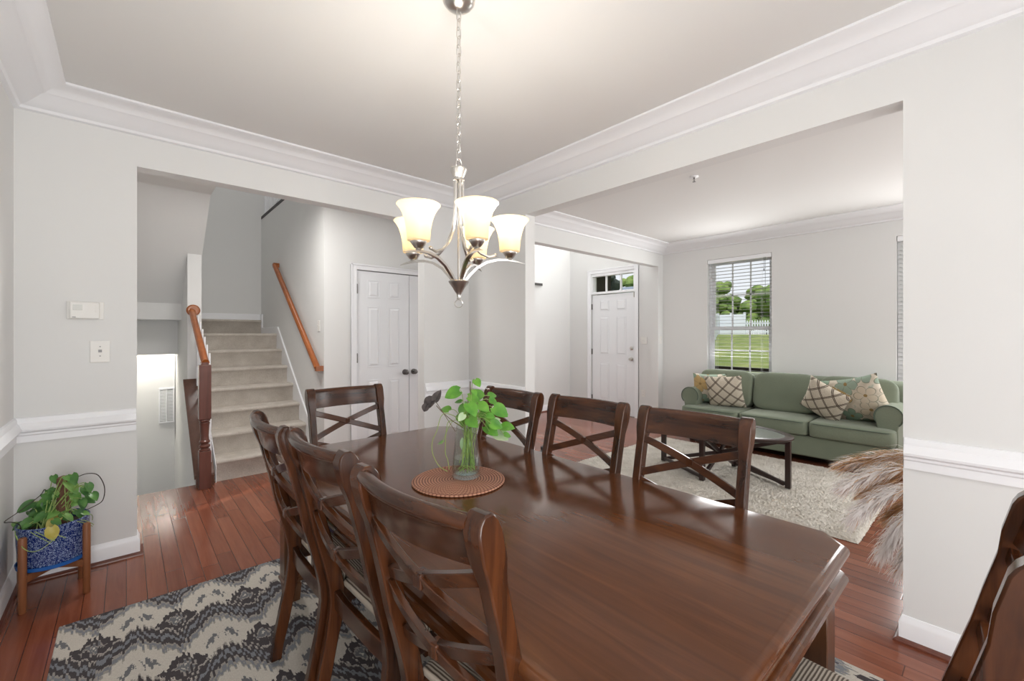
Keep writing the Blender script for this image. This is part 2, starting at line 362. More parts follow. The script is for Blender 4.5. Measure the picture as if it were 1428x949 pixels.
# ------------------------------------------------------------------ mesh builder
class MB:
    def __init__(s): s.v = []; s.f = []
    def add(s, vs, fs):
        o = len(s.v); s.v += [tuple(v) for v in vs]; s.f += [tuple(i+o for i in f) for f in fs]; return s
    def box(s, a, b):
        (x0, y0, z0), (x1, y1, z1) = a, b
        return s.add([(x0, y0, z0), (x1, y0, z0), (x1, y1, z0), (x0, y1, z0), (x0, y0, z1), (x1, y0, z1), (x1, y1, z1), (x0, y1, z1)],
                     [(3, 2, 1, 0), (4, 5, 6, 7), (0, 1, 5, 4), (1, 2, 6, 5), (2, 3, 7, 6), (3, 0, 4, 7)])
    def prism(s, poly, axis, a, b):
        """poly in the plane normal to axis (x: (y,z), y: (x,z), z: (x,y)), extruded a..b"""
        n = len(poly)
        f = {'x': lambda p, t: (t, p[0], p[1]), 'y': lambda p, t: (p[0], t, p[1]), 'z': lambda p, t: (p[0], p[1], t)}[axis]
        vs = [f(p, a) for p in poly]+[f(p, b) for p in poly]
        fs = [tuple(range(n))[::-1], tuple(range(n, 2*n))]+[(i, (i+1) % n, n+(i+1) % n, n+i) for i in range(n)]
        return s.add(vs, fs)
    def loops(s, L, closed=True, cap0=True, cap1=True):
        n = len(L[0]); vs = [p for l in L for p in l]; fs = []
        for k in range(len(L)-1):
            for i in range(n if closed else n-1):
                j = (i+1) % n; fs.append((k*n+i, k*n+j, (k+1)*n+j, (k+1)*n+i))
        if cap0: fs.append(tuple(range(n))[::-1])
        if cap1: fs.append(tuple((len(L)-1)*n+i for i in range(n)))
        return s.add(vs, fs)
    def lathe(s, prof, n=24, c=(0, 0, 0), M=None, close=False):
        L = []
        for r, z in prof:
            l = []
            for i in range(n):
                p = Vector((max(r, 1e-5)*cos(2*pi*i/n), max(r, 1e-5)*sin(2*pi*i/n), z))
                if M is not None: p = M @ p
                l.append(tuple(p+Vector(c)))
            L.append(l)
        if close: L.append(L[0])
        return s.loops(L, True, not close, not close)
    def tube(s, pts, r, n=8, caps=True):
        pts = [Vector(p) for p in pts]; m = len(pts)
        rr = r if isinstance(r, (list, tuple)) else [r]*m
        t0 = (pts[1]-pts[0]).normalized(); up = Vector((0, 0, 1)) if abs(t0.z) < .9 else Vector((1, 0, 0))
        u = t0.cross(up).normalized(); L = []
        for k in range(m):
            t = (pts[min(k+1, m-1)]-pts[max(k-1, 0)]).normalized()
            u = (u-t*u.dot(t)).normalized(); w = t.cross(u)
            L.append([tuple(pts[k]+(u*cos(2*pi*i/n)+w*sin(2*pi*i/n))*rr[k]) for i in range(n)])
        return s.loops(L, True, caps, caps)
    def bar(s, pts, w, h, up=(0, 0, 1)):
        """rectangular bar along pts: w across, h along 'up'"""
        pts = [Vector(p) for p in pts]; m = len(pts); U = Vector(up); L = []
        ww = w if isinstance(w, (list, tuple)) else [w]*m; hh = h if isinstance(h, (list, tuple)) else [h]*m
        for k in range(m):
            t = (pts[min(k+1, m-1)]-pts[max(k-1, 0)]).normalized()
            a = t.cross(U).normalized(); b = a.cross(t).normalized()
            L.append([tuple(pts[k]+a*sx*ww[k]/2+b*sy*hh[k]/2) for sx, sy in ((-1, -1), (1, -1), (1, 1), (-1, 1))])
        return s.loops(L)
    def sweep(s, prof, frames):
        """prof: 2D points; frames: (origin, axis_u, axis_v)"""
        L = [[tuple(Vector(o)+Vector(a)*p[0]+Vector(b)*p[1]) for p in prof] for o, a, b in frames]
        return s.loops(L)
    def grid(s, fn, nu, nv):
        vs = [fn(i/nu, j/nv) for j in range(nv+1) for i in range(nu+1)]
        fs = [(j*(nu+1)+i, j*(nu+1)+i+1, (j+1)*(nu+1)+i+1, (j+1)*(nu+1)+i) for j in range(nv) for i in range(nu)]
        return s.add(vs, fs)
    def sphere(s, c, r, nu=14, nv=8, sq=(1, 1, 1)):
        prof = [(r*sin(pi*k/nv), -r*cos(pi*k/nv)) for k in range(nv+1)]
        L = [[(c[0]+max(p[0], 1e-5)*cos(2*pi*i/nu)*sq[0], c[1]+max(p[0], 1e-5)*sin(2*pi*i/nu)*sq[1], c[2]+p[1]*sq[2]) for i in range(nu)] for p in prof]
        return s.loops(L)
    def build(s, name, mat, parent=None, smooth=True, bevel=0.0, ang=40, sub=0):
        me = bpy.data.meshes.new(name); me.from_pydata(s.v, [], s.f)
        bm = bmesh.new(); bm.from_mesh(me); bmesh.ops.recalc_face_normals(bm, faces=bm.faces); bm.to_mesh(me); bm.free()
        for m in (mat if isinstance(mat, list) else [mat]): me.materials.append(m)
        if smooth:
            for p in me.polygons: p.use_smooth = True
            me.set_sharp_from_angle(angle=radians(ang))
        o = bpy.data.objects.new(name, me); COL.objects.link(o)
        if parent is not None: o.parent = parent
        if bevel:
            b = o.modifiers.new('bevel', 'BEVEL'); b.width = bevel; b.segments = 2; b.limit_method = 'ANGLE'; b.angle_limit = radians(50)
        if sub:
            q = o.modifiers.new('sub', 'SUBSURF'); q.levels = sub; q.render_levels = sub
        return o
def thing(name, label, cat, loc=(0, 0, 0), rz=0.0, group=None):
    o = bpy.data.objects.new(name, None); COL.objects.link(o); o.location = loc; o.rotation_euler = (0, 0, rz)
    o.empty_display_size = .1
    return tag(o, label, cat, group)
def tag(o, label, cat, group=None, kind=None):
    o['label'] = label; o['category'] = cat
    if group: o['group'] = group
    if kind: o['kind'] = kind
    return o
def struct(o, label, cat):
    o['kind'] = 'structure'; o['label'] = label; o['category'] = cat; return o
def copy_tree(src, label, loc, rz):
    r = src.copy(); COL.objects.link(r); r.location = loc; r.rotation_euler = (0, 0, rz); r['label'] = label
    def rec(a, b):
        for ch in list(a.children):
            c = ch.copy(); COL.objects.link(c); c.parent = b; rec(ch, c)
    rec(src, r); return r

# ------------------------------------------------------------------ room measurements
XL, XB, XB2, YA, YA2, XF = -.46, 2.60, 2.715, 3.575, 3.69, 6.25
YB0, YB1 = .28, 2.74          # opening to the living room
YP, YP2 = 3.47, 3.585         # living-room / foyer partition
YBK, YLV = -1.30, -2.0
CZ, HZ = 2.74, 2.42

# floor (with the open stairwell left out)
b = MB()
b.box((XL-.3, YLV-.1, -.12), (XF+.15, 4.87, 0))
b.box((1.5, 4.87, -.12), (XF+.15, 7.5, 0)); b.box((.50, 4.87, -.12), (1.5, 7.28, 0))
struct(b.build('floor', M['floor'], smooth=False), 'glossy red-brown plank floor running through every room', 'floor')
b = MB(); b.box((-.9, 4.6, -2.8), (1.5, 7.9, -2.7))
struct(b.build('floor_lower', M['stair_carpet'], smooth=False), 'lower level floor down the open stairwell', 'floor')
# ceilings
b = MB(); b.box((XL-.15, YBK-.15, CZ), (XB+.06, YA2, CZ+.28))
struct(b.build('ceiling', M['ceil'], smooth=False), 'pale greige ceiling above the dining table', 'ceiling')
b = MB(); b.box((XB+.06, YLV-.15, CZ), (XF, YP2, CZ+.28))
struct(b.build('ceiling_living', M['ceil'], smooth=False), 'greige ceiling over the sofa', 'ceiling')
b = MB(); b.box((-.75, YA2, CZ), (.62, 5.12, CZ+.28)); b.box((.62, YA2, CZ), (3.7, 4.66, CZ+.28))
struct(b.build('ceiling_hall', M['ceil'], smooth=False), 'hall ceiling between dining room and stairs', 'ceiling')
b = MB(); b.box((-.9, YLV-.2, 5.4), (XF+.2, 7.9, 5.5))
struct(b.build('ceiling_upper', M['ceil'], smooth=False), 'upper floor ceiling high over stairs and foyer', 'ceiling')
# soffit of the upper flight (slopes down towards the back)
b = MB(); sl = .79
b.prism([(6.43, 1.735), (5.12, 1.735+sl*1.31), (5.12, 3.02), (5.35, 3.02), (6.95, 1.735+.15), (6.95, 1.735)], 'x', -.72, .62)
struct(b.build('ceiling_stairs', M['wall'], smooth=False), 'sloping underside of the upper stair flight', 'ceiling')
# walls
def wall(name, boxes, label, m='wall'):
    b = MB()
    for a, c in boxes: b.box(a, c)
    return struct(b.build(name, M[m], smooth=False), label, 'wall')
wall('wall_left', [((XL-.12, YBK-.12, 0), (XL, YA2, 2.9))], 'dining room wall at the left edge')
wall('wall_far', [((XL, YA, 0), (.05, YA2, 2.9)), ((.05, YA, HZ), (2.085, YA2, 2.9)), ((2.085, YA, 0), (XB2, YA2, 2.9))], 'dining room wall with wide opening to the stair hall')
wall('wall_right', [((XB, YBK-.12, 0), (XB2, YB0, 2.9)), ((XB, YB0, HZ), (XB2, YB1, 2.9)), ((XB, YB1, 0), (XB2, YA, 2.9))], 'dining room wall with wide opening to the living room')
wall('wall_back', [((XL, YBK-.12, 0), (-.35, YBK, 2.9)), ((-.35, YBK-.12, 0), (.65, YBK, .06)), ((-.35, YBK-.12, 2.4), (.65, YBK, 2.9)), ((.65, YBK-.12, 0), (1.25, YBK, 2.9)),
     ((1.25, YBK-.12, 0), (2.25, YBK, .06)), ((1.25, YBK-.12, 2.4), (2.25, YBK, 2.9)), ((2.25, YBK-.12, 0), (XB, YBK, 2.9))], 'dining room wall with two added fill-light openings behind the camera')  # tall openings made up to house the dining fill lights
PJ = 6.11
wall('wall_living', [((XB2, YP, 0), (2.9, YP2, 2.9)), ((2.9, YP, HZ), (PJ, YP2, 2.9)), ((PJ, YP, 0), (XF, YP2, 2.9)), ((XB2, YP2, CZ), (XF, YP2+.02, 5.4))], 'living room wall with wide opening to the foyer')
wall('wall_living_end', [((XB2, YLV-.12, 0), (3.1, YLV, 2.9)), ((3.1, YLV-.12, 0), (4.1, YLV, .75)), ((3.1, YLV-.12, 2.45), (4.1, YLV, 2.9)), ((4.1, YLV-.12, 0), (4.7, YLV, 2.9)),
     ((4.7, YLV-.12, 0), (5.7, YLV, .75)), ((4.7, YLV-.12, 2.45), (5.7, YLV, 2.9)), ((5.7, YLV-.12, 0), (XF, YLV, 2.9)), ((XB, YLV-.12, 0), (XB2, YBK, 2.9))], 'living room end wall with two added fill-light openings')  # openings made up for the living room fill lights
WIN = [(1.945, 2.78, .79, 2.44), (-.105, .727, .79, 2.44)]
DY0, DY1 = 3.965, 4.865
XFO = XF+.16
wall('wall_front', [((XF, YLV-.12, -.6), (XFO, WIN[1][0], 5.4)), ((XF, WIN[1][0], -.6), (XFO, WIN[1][1], WIN[1][2])), ((XF, WIN[1][0], WIN[1][3]), (XFO, WIN[1][1], 5.4)),
     ((XF, WIN[1][1], -.6), (XFO, WIN[0][0], 5.4)), ((XF, WIN[0][0], -.6), (XFO, WIN[0][1], WIN[0][2])), ((XF, WIN[0][0], WIN[0][3]), (XFO, WIN[0][1], 5.4)),
     ((XF, WIN[0][1], -.6), (XFO, DY0, 5.4)), ((XF, DY0, 2.45), (XFO, DY1, 5.4)), ((XF, DY1, -.6), (XFO, 7.9, 5.4)), ((XF, DY0, -.6), (XFO, DY1, -.02))], 'front house wall with the sofa window and the entry door')
wall('wall_foyer', [((3.7, 5.36, 0), (XF, 5.48, 5.4))], 'foyer wall left of the front door')
CY = 4.55; CD0, CD1 = 1.832, 3.075
wall('wall_closet', [((1.5, CY, 0), (CD0, CY+.11, 2.9)), ((CD0, CY, 2.065), (CD1, CY+.11, 2.9)), ((CD1, CY, 0), (3.7, CY+.11, 2.9)), ((3.59, CY+.11, 0), (3.7, 5.48, 5.4)), ((1.6, 5.3, 0), (3.59, 5.4, 2.9))], 'hall wall holding the white closet doors')
wall('wall_stair_right', [((1.5, CY+.11, 0), (1.6, 7.4, 3.08))], 'stair wall carrying the wooden handrail')
wall('wall_stair_back', [((.49, 7.3, 0), (1.6, 7.42, 5.4))], 'wall at the back of the stairs')
wall('wall_stair_header', [((-.72, 6.95, 1.12), (.489, 7.05, 1.545))], 'grey wall strip above the lit opening in the stairwell')
wall('wall_lower', [((-.75, 7.45, -2.8), (.60, 7.57, 2.9)), ((-.75, 7.3, 1.9), (.489, 7.42, 5.4))], 'lit lower wall deep in the stairwell')
wall('wall_stair_beam', [((-.72, 6.43, 1.545), (.49, 7.05, 1.735))], 'boxed beam across the stairwell under the upper flight')
wall('wall_hall_left', [((-.87, YA2, -2.8), (-.75, 7.9, 5.4)), ((-.75, YA2-.05, 2.9), (XB2, YA2, 5.4))], 'wall closing the hall on the left')
# half wall between the flights, its top follows the soffit
b = MB(); zt = lambda y: 1.735+sl*(6.43-y)
b.prism([(5.79, -2.8), (5.79, zt(5.79)), (6.43, 1.735), (7.45, 1.735), (7.45, -2.8)], 'x', .49, .615)
b.prism([(4.87, -2.8), (4.87, -.0), (5.02, .0), (5.79, .66), (5.79, -2.8)], 'x', .476, .615)
struct(b.build('wall_stair_left', M['wall'], smooth=False), 'narrow wall end beside the stairs that carries the handrail', 'wall')
# shell of the upper floor
wall('wall_upper', [((1.6, 7.3, 2.9), (3.7, 7.42, 5.4)), ((3.6, 5.48, 2.9), (3.7, 7.42, 5.4)), ((1.6, 4.66, 3.0), (3.6, 7.3, 3.06))], 'upper floor landing walls')

# ------------------------------------------------------------------ trims
def crown_prof(w=.215, h=.13):
    # (out from wall, down from ceiling)
    return [(0, 0), (w, 0), (w, -.012), (w-.018, -.02), (w-.05, -.028), (w-.075, -.045), (w-.085, -.055), (w-.10, -.06),
            (.075, -.088), (.05, -.105), (.03, -.112), (.022, -h+.004), (0, -h)]
def trim(name, prof, pts, label, inward=1, m='white', cat='trim'):
    """run a moulding profile (out, z) along a polyline of wall points (x, y, z), mitred; 'out' is to the left of travel * inward"""
    n = len(pts); P = [Vector(p) for p in pts]; fr = []
    for k in range(n):
        d0 = (P[k]-P[k-1]).normalized() if k > 0 else None; d1 = (P[k+1]-P[k]).normalized() if k < n-1 else None
        nf = lambda d: Vector((-d.y, d.x, 0))*inward
        if d0 is None: a = nf(d1)
        elif d1 is None: a = nf(d0)
        else:
            a = (nf(d0)+nf(d1)); a = a/(a.length_squared/2)
        fr.append((P[k], a, Vector((0, 0, 1))))
    b = MB(); b.sweep(prof, fr)
    return struct(b.build(name, M[m], ang=25), label, cat)
cp = crown_prof()
trim('trim_1', cp, [(XL, YBK, CZ), (XL, YA, CZ), (XB, YA, CZ), (XB, YBK, CZ)], 'white crown moulding round the dining room', -1)
trim('trim_2', cp, [(XB2, YP, CZ), (XF, YP, CZ), (XF, YLV, CZ)], 'white crown moulding round the living room', -1)
rail = [(0, 0), (.012, 0), (.012, .035), (.018, .042), (.018, .052), (.034, .062), (.036, .072), (.030, .082), (.022, .100), (.016, .106), (.016, .118), (.010, .134), (0, .136)]
RZ = .776
trim('trim_3', rail, [(XL, YBK, RZ), (XL, YA, RZ), (.046, YA, RZ)], 'white chair rail left of the stair hall opening', -1)
trim('trim_4', rail, [(2.09, YA, RZ), (XB, YA, RZ), (XB, YB1+.004, RZ)], 'white chair rail on the corner stub behind the table', -1)
trim('trim_5', rail, [(XB, YB0-.004, RZ), (XB, YBK, RZ)], 'white chair rail on the wall right of the living room opening', -1)
bprof = [(0, 0), (.014, 0), (.014, .085), (.011, .095), (.007, .105), (.004, .115), (0, .117)]
sprof = [(0, 0), (.032, 0), (.031, .007), (.026, .014), (.014, .019), (0, .019)]
def base(name, pts, label, inward=-1, shoe=True):
    o = trim(name, bprof, pts, label, inward, 'white', 'baseboard')
    if shoe:
        s2 = trim(name, sprof, pts, label, inward, 'shoe', 'baseboard')
        s2.name = 'shoe_moulding'; s2.parent = o; del s2['category']; s2['label'] = 'red-brown shoe moulding'; del s2['kind']
base('baseboard_left', [(XL, YBK, 0), (XL, YA, 0), (.05, YA, 0), (.05, YA2, 0)], 'white baseboard left of the stair hall opening')
base('baseboard_corner', [(2.085, YA2, 0), (2.085, YA, 0), (XB, YA, 0), (XB, YB1, 0), (XB2, YB1, 0), (XB2, YP, 0), (2.9, YP, 0)], 'white baseboard round the corner stub behind the table')
base('baseboard_right', [(XB2, YLV, 0), (XB2, YB0, 0), (XB, YB0, 0), (XB, YBK, 0)], 'white baseboard on the wall right of the living room opening')
base('baseboard_living', [(PJ, YP2, 0), (PJ, YP, 0), (XF, YP, 0), (XF, YLV, 0)], 'white baseboard behind the sofa')
base('baseboard_foyer', [(3.7, 5.36, 0), (XF, 5.36, 0), (XF, DY1+.08, 0)], 'white baseboard left of the front door')
base('baseboard_closet', [(1.5, CY, 0), (1.765, CY, 0)], 'white baseboard left of the closet doors')

# ------------------------------------------------------------------ doors
def panel_door(b, w, h, t=.035):
    """six raised panels on a slab: x across 0..w, y thickness, z up; front face towards -y"""
    st, gap = .115*w/.62, .10*w/.62
    pw = (w-2*st-gap)/2
    rows = [(.22, .86), (1.0, 1.66), (1.755, 1.95)]
    sc = h/2.04
    b.box((0, 0, 0), (w, t, h))
    for c in range(2):
        x0 = st+c*(pw+gap)
        for z0, z1 in rows:
            z0, z1 = z0*sc, z1*sc
            # groove ring then raised field
            for q, (ins, y0, y1) in enumerate(((0.0, -.004, 0.0),)):
                fw = .012
                b.box((x0, y0, z0), (x0+pw, y1, z0+fw)); b.box((x0, y0, z1-fw), (x0+pw, y1, z1))
                b.box((x0, y0, z0+fw), (x0+fw, y1, z1-fw)); b.box((x0+pw-fw, y0, z0+fw), (x0+pw, y1, z1-fw))
            i = .035
            L = [[(x0+k, yy, z0+k), (x0+pw-k, yy, z0+k), (x0+pw-k, yy, z1-k), (x0+k, yy, z1-k)] for k, yy in ((.016, 0), (i, -.008))]
            b.loops(L, True, False, True)
def knob(parent, c, axis, m='dark_metal', name='knob'):
    rot = Vector(axis).to_track_quat('Z', 'Y').to_matrix()
    b = MB(); b.lathe([(0, 0), (.032, 0), (.032, .006), (.012, .012), (.011, .03), (.024, .036), (.029, .048), (.024, .06), (.010, .064), (0, .065)], 18, c, rot)
    return b.build(name, M[m], parent)
def casing(name, x0, x1, z1, w=.062, t=.016, parent=None, z0=0):
    b = MB()
    for a, c in (((x0-w, -t, z0), (x0, 0, z1+w)), ((x1, -t, z0), (x1+w, 0, z1+w)), ((x0, -t, z1), (x1, 0, z1+w))): b.box(a, c)
    b.box((x0-w-.004, -t-.006, z1+w-.018), (x1+w+.004, 0, z1+w)); b.box((x0-w, -t-.006, z0), (x0-w+.014, 0, z1+w)); b.box((x1+w-.014, -t-.006, z0), (x1+w, 0, z1+w))
    return b.build(name, M['white'], parent, smooth=False, bevel=.003)
def hinges(parent, x, zs, y=-.004):
    for z in zs:
        b = MB(); b.box((x-.012, y-.006, z), (x+.008, y+.01, z+.095)); b.tube([(x, y-.006, z-.004), (x, y-.006, z+.099)], .006, 8)
        b.build('hinge', M['dark_metal'], parent)
# closet: two leaves
for n, (x0, x1, hx, kx, lab) in enumerate(((CD0+.004, 2.452, 0.0, .562, 'white six-panel closet door leaf with hinges on its left'),
                                  (2.457, CD1-.004, .614, .052, 'white six-panel closet door leaf half hidden by the corner stub'))):
    r = struct(thing('door_%d' % (n+2), lab, 'door', (x0, CY-.002, .012)), lab, 'door')
    b = MB(); panel_door(b, x1-x0, 2.045); b.build('door_slab', M['door'], r, smooth=False, bevel=.0025)
    knob(r, (kx, 0, .928), (0, -1, 0)); hinges(r, hx, (.14, 1.06, 1.80))
o = casing('trim_6', CD0, CD1, 2.065); o.location = (0, CY, 0); struct(o, 'white casing round the closet doors', 'trim')
# front door with transom: built in the local frame, then turned to face -x
r = struct(thing('door_1', 'white six-panel entry door with glazed transom above', 'door', (XF, DY1, 0), -pi/2), 'white six-panel entry door with glazed transom above', 'door')
dw = DY1-DY0
b = MB(); panel_door(b, dw-.03, 2.06); o = b.build('door_slab', M['door'], r, smooth=False, bevel=.0025); o.location = (.015, .018, .012)
b = MB()
b.box((0, .0, 2.085), (dw, .10, 2.125)); b.box((0, 0, 2.40), (dw, .10, 2.45)); b.box((0, 0, 2.125), (.03, .10, 2.40)); b.box((dw-.03, 0, 2.125), (dw, .10, 2.40))
b.box((0, .055, 0), (.014, .16, 2.09)); b.box((dw-.014, .055, 0), (dw, .16, 2.09))
for k in (1, 2): b.box((dw*k/3-.011, .03, 2.125), (dw*k/3+.011, .07, 2.40))
b.build('transom_frame', M['white'], r, smooth=False, bevel=.002)
b = MB(); b.box((.03, .048, 2.125), (dw-.03, .052, 2.40)); b.build('pane', M['pane'], r, smooth=False)
casing('door_casing', 0, dw, 2.45, .07, parent=r)
knob(r, (dw-.075, .018, .965), (0, -1, 0), 'nickel', 'door_knob')
b = MB(); rot = Vector((0, -1, 0)).to_track_quat('Z', 'Y').to_matrix()
b.lathe([(0, 0), (.030, 0), (.030, .012), (.022, .018), (0, .018)], 18, (dw-.075, .018, 1.145), rot); b.box((dw-.079, -.018, 1.13), (dw-.071, .005, 1.16))
b.build('deadbolt', M['nickel'], r)
b = MB(); b.box((dw-.03, -.006, 1.99), (dw-.014, .02, 2.075)); b.build('door_chain', M['nickel'], r, bevel=.002)
hinges(r, .012, (.2, 1.02, 1.82), .012)

# ------------------------------------------------------------------ windows with blinds
def window(idx, y0, y1, z0, z1, label):
    w = y1-y0
    r = struct(thing('window_%d' % idx, label, 'window', (XF+.07, y1, z0), -pi/2), label, 'window')
    h = z1-z0; mid = h*.405
    b = MB()   # frame and jamb liner
    b.box((0, .0, 0), (.022, .09, h)); b.box((w-.022, 0, 0), (w, .09, h)); b.box((0, 0, h-.03), (w, .09, h)); b.box((0, -.02, 0), (w, .09, .03))
    b.build('window_frame', M['white'], r, smooth=False, bevel=.002)
    for nm, a, c, y in (('lower_sash', .03, mid+.02, .02), ('upper_sash', mid-.02, h-.03, .05)):
        b = MB(); s = .04
        b.box((.022, y, a), (.022+s, y+.03, c)); b.box((w-.022-s, y, a), (w-.022, y+.03, c)); b.box((.022+s, y, a), (w-.022-s, y+.03, a+s)); b.box((.022+s, y, c-s), (w-.022-s, y+.03, c))
        iw = w-.044-2*s
        so = b.build('sash', M['white'], r, smooth=False, bevel=.002)
        b = MB()
        for k in (1, 2): b.box((.022+s+iw*k/3-.009, y+.008, a+s), (.022+s+iw*k/3+.009, y+.022, c-s))
        zm = (a+c)/2; b.box((.022+s, y+.008, zm-.009), (w-.022-s, y+.022, zm+.009))
        b.build('muntin', M['white'], so, smooth=False)
        b = MB(); b.box((.022+s, y+.0135, a+s), (w-.022-s, y+.0165, c-s)); b.build('pane', M['pane'], so, smooth=False)
    b = MB(); b.box((-.0, -.075, -.012), (w, 0, .004)); b.build('sill', M['white'], r, smooth=False, bevel=.003)
def blind(y0, y1, z0, z1, tilt, label, z_stop):
    w = y1-y0-.012
    r = thing('window_blind', label, 'blind', (XF+.036, y1-.006, z1), -pi/2)
    b = MB(); b.box((0, -.034, -.058), (w, .026, -.002)); b.build('headrail', M['white'], r, smooth=False, bevel=.004)
    b = MB(); z = -.085
    while z > z_stop-z1:
        c, s = cos(tilt), sin(tilt)
        L = [[(x, q*c, z+q*s+.0012*k) for q, k in ((-.024, -1), (.0, 1), (.024, -1), (.0, -.2))] for x in (.004, w-.004)]
        b.loops(L); z -= .046
    b.build('slats', M['blind'], r, smooth=False)
    b = MB(); b.box((.004, -.024, z_stop-z1-.03), (w-.004, .024, z_stop-z1-.012)); b.build('bottom_rail', M['white'], r, smooth=False, bevel=.003)
    b = MB()
    for x in (.12, w-.12): b.tube([(x, -.026, -.05), (x, -.026, z_stop-z1-.02)], .0012, 5); b.tube([(x, .026, -.05), (x, .026, z_stop-z1-.02)], .0012, 5)
    b.build('ladder_cord', M['white'], r)
    b = MB(); b.tube([(w-.07, -.036, -.05), (w-.07, -.036, -.62)], .002, 6); b.lathe([(0, -.66), (.007, -.655), (.004, -.62), (0, -.618)], 8, (w-.07, -.036, 0))
    b.tube([(w-.085, -.036, -.05), (w-.085, -.036, -.20)], .002, 6); b.lathe([(0, -.235), (.007, -.23), (.004, -.20), (0, -.198)], 8, (w-.085, -.036, 0))
    b.build('pull_cord', M['black'], r)
window(1, *WIN[0], 'double-hung window with white grids behind the sofa')
window(2, *WIN[1], 'double-hung window mostly hidden behind the right-hand wall')
blind(*WIN[0], radians(-3.5), 'open white slatted blind in the window above the sofa', .86)
blind(*WIN[1], radians(62), 'closed white slatted blind at the edge of the right-hand wall', .86)

# ------------------------------------------------------------------ staircase
st = thing('staircase', 'carpeted stairs with white skirt board rising behind the hall', 'stairs', (0, 0, 0))
SY, SR, SG = 4.82, .198, .25
def ytread(k): return SY+SG*(k-1)
for k in range(1, 9):
    y0 = ytread(k) if k < 8 else 7.2
    y1 = (ytread(k+1)+.03) if k < 7 else (7.23 if k == 7 else 7.284)
    z = SR*k; x0 = .622 if k < 5 else .617
    b = MB()
    b.prism([(y0+.022, z-SR-.01), (y0+.020, z-.045), (y0+.006, z-.036), (y0, z-.022), (y0+.004, z-.008), (y0+.016, z), (y1, z), (y1, z-SR-.01)], 'x', x0, 1.482)
    b.build('step', M['stair_carpet'], st, ang=60)
b = MB()
zs = lambda y: .518+.79*(y-5.1)
yk = 6.27
b.prism([(4.66, 0), (4.66, zs(4.66)), (yk, zs(yk)), (yk+.03, 1.386+.085), (7.18, 1.386+.085), (7.18, 1.584+.085), (7.299, 1.584+.085), (7.299, 0)], 'x', 1.482, 1.4995)
b.box((.617, 7.285, 1.5), (1.5, 7.299, 1.584+.085))
b.build('skirt_board', M['white'], st, smooth=False, bevel=.003)
b = MB(); zc = lambda y: .174+.77*(y-4.85)
b.prism([(4.80, 0), (4.80, zc(4.80)+.02), (5.79, zc(5.79)+.05), (5.79, .2), (5.3, 0)], 'x', .6155, .6215)
b.build('stringer_trim', M['white'], st, smooth=False, bevel=.002)
# oak cap on the open side, newel, rail, balusters: one fixed railing
ra = thing('stair_railing', 'short railing with red-brown newel post and white balusters at the stair foot', 'railing', (0, 0, 0))
b = MB(); b.prism([(4.765, zc(4.765)-.035), (4.765, zc(4.765)), (5.785, zc(5.785)), (5.785, zc(5.785)-.035)], 'x', .452, .604)
b.box((.465, 4.755, 0), (.60, 4.80, zc(4.78)-.02))
b.build('cap_board', M['stringer'], ra, smooth=False, bevel=.003)
nx, ny = .522, 4.712; q = .045
b = MB(); b.box((nx-q, ny-q, 0), (nx+q, ny+q, .335))
b.lathe([(.040, .335), (.044, .345), (.033, .352), (.030, .36), (.043, .370), (.043, .384), (.030, .392), (.030, .40), (.041, .408), (.041, .422), (.034, .43), (.031, .47), (.036, .56), (.041, .585), (.030, .592), (.043, .60), (.043, .612), (.04, .62)], 20, (nx, ny, 0))
b.box((nx-q, ny-q, .618), (nx+q, ny+q, 1.10)); b.box((nx-.03, ny-.03, 1.10), (nx+.03, ny+.03, 1.125))
b.build('newel_post', M['newel'], ra, ang=35, bevel=.004)
rp = [(nx+.004, ny-.03, 1.125), (nx+.004, ny+.05, 1.15), (nx+.004, ny+.12, 1.185), (.528, 5.775, 1.625)]
hr = MB(); hp = [(-.030, -.005), (-.024, .012), (-.012, .024), (.012, .024), (.024, .012), (.030, -.005), (.022, -.018), (.022, -.03), (-.022, -.03), (-.022, -.018)]
def railframes(pts):
    fr = []; V = [Vector(p) for p in pts]
    for k in range(len(V)):
        t = (V[min(k+1, len(V)-1)]-V[max(k-1, 0)]).normalized(); a = t.cross(Vector((0, 0, 1))).normalized(); fr.append((V[k], a, a.cross(t)))
    return fr
hr.sweep(hp, railframes(rp)); hr.build('handrail', M['cherry'], ra, ang=50)
b = MB(); b.lathe([(0, 0), (.062, 0), (.062, -.008), (.054, -.014), (.050, -.022), (0, -.022)], 24, (.540, 5.788, 1.632), Matrix.Rotation(pi/2, 3, 'X') @ Matrix.Rotation(pi, 3, 'X'))
b.build('rosette', M['cherry'], ra)
for k in range(6):
    y = 4.87+.165*k; z0 = zc(y)-.002; z1 = 1.125+(y-ny)*.46
    b = MB(); b.box((.560, y-.016, z0), (.592, y+.016, z0+.20)); b.lathe([(.016, z0+.20), (.010, z0+.215), (.015, z0+.235), (.012, z0+.26), (.0165, z0+.36), (.010, z1-.10), (.009, z1)], 10, (.576, y, 0))
    b.build('baluster', M['white'], ra)
# wall handrail
wr = thing('handrail', 'sloping honey-brown handrail fixed to the wall right of the stairs', 'handrail', (0, 0, 0))
b = MB(); b.sweep(hp, railframes([(1.452, 4.60, 1.035), (1.452, 6.30, 2.285)])); b.box((1.43, 4.565, 1.0), (1.4995, 4.62, 1.052)); b.box((1.43, 6.27, 2.25), (1.4995, 6.32, 2.305))
b.build('rail', M['cherry'], wr, ang=50)
for y, z in ((4.72, 1.09), (5.5, 1.665), (6.2, 2.18)):
    b = MB(); b.tube([(1.455, y, z-.02), (1.455, y, z-.06), (1.475, y, z-.085), (1.499, y, z-.09)], .007, 8); b.lathe([(0, 0), (.026, 0), (.026, .006), (0, .008)], 14, (1.4995, y, z-.09), Matrix.Rotation(-pi/2, 3, 'Y'))
    b.build('bracket', M['nickel'], wr)
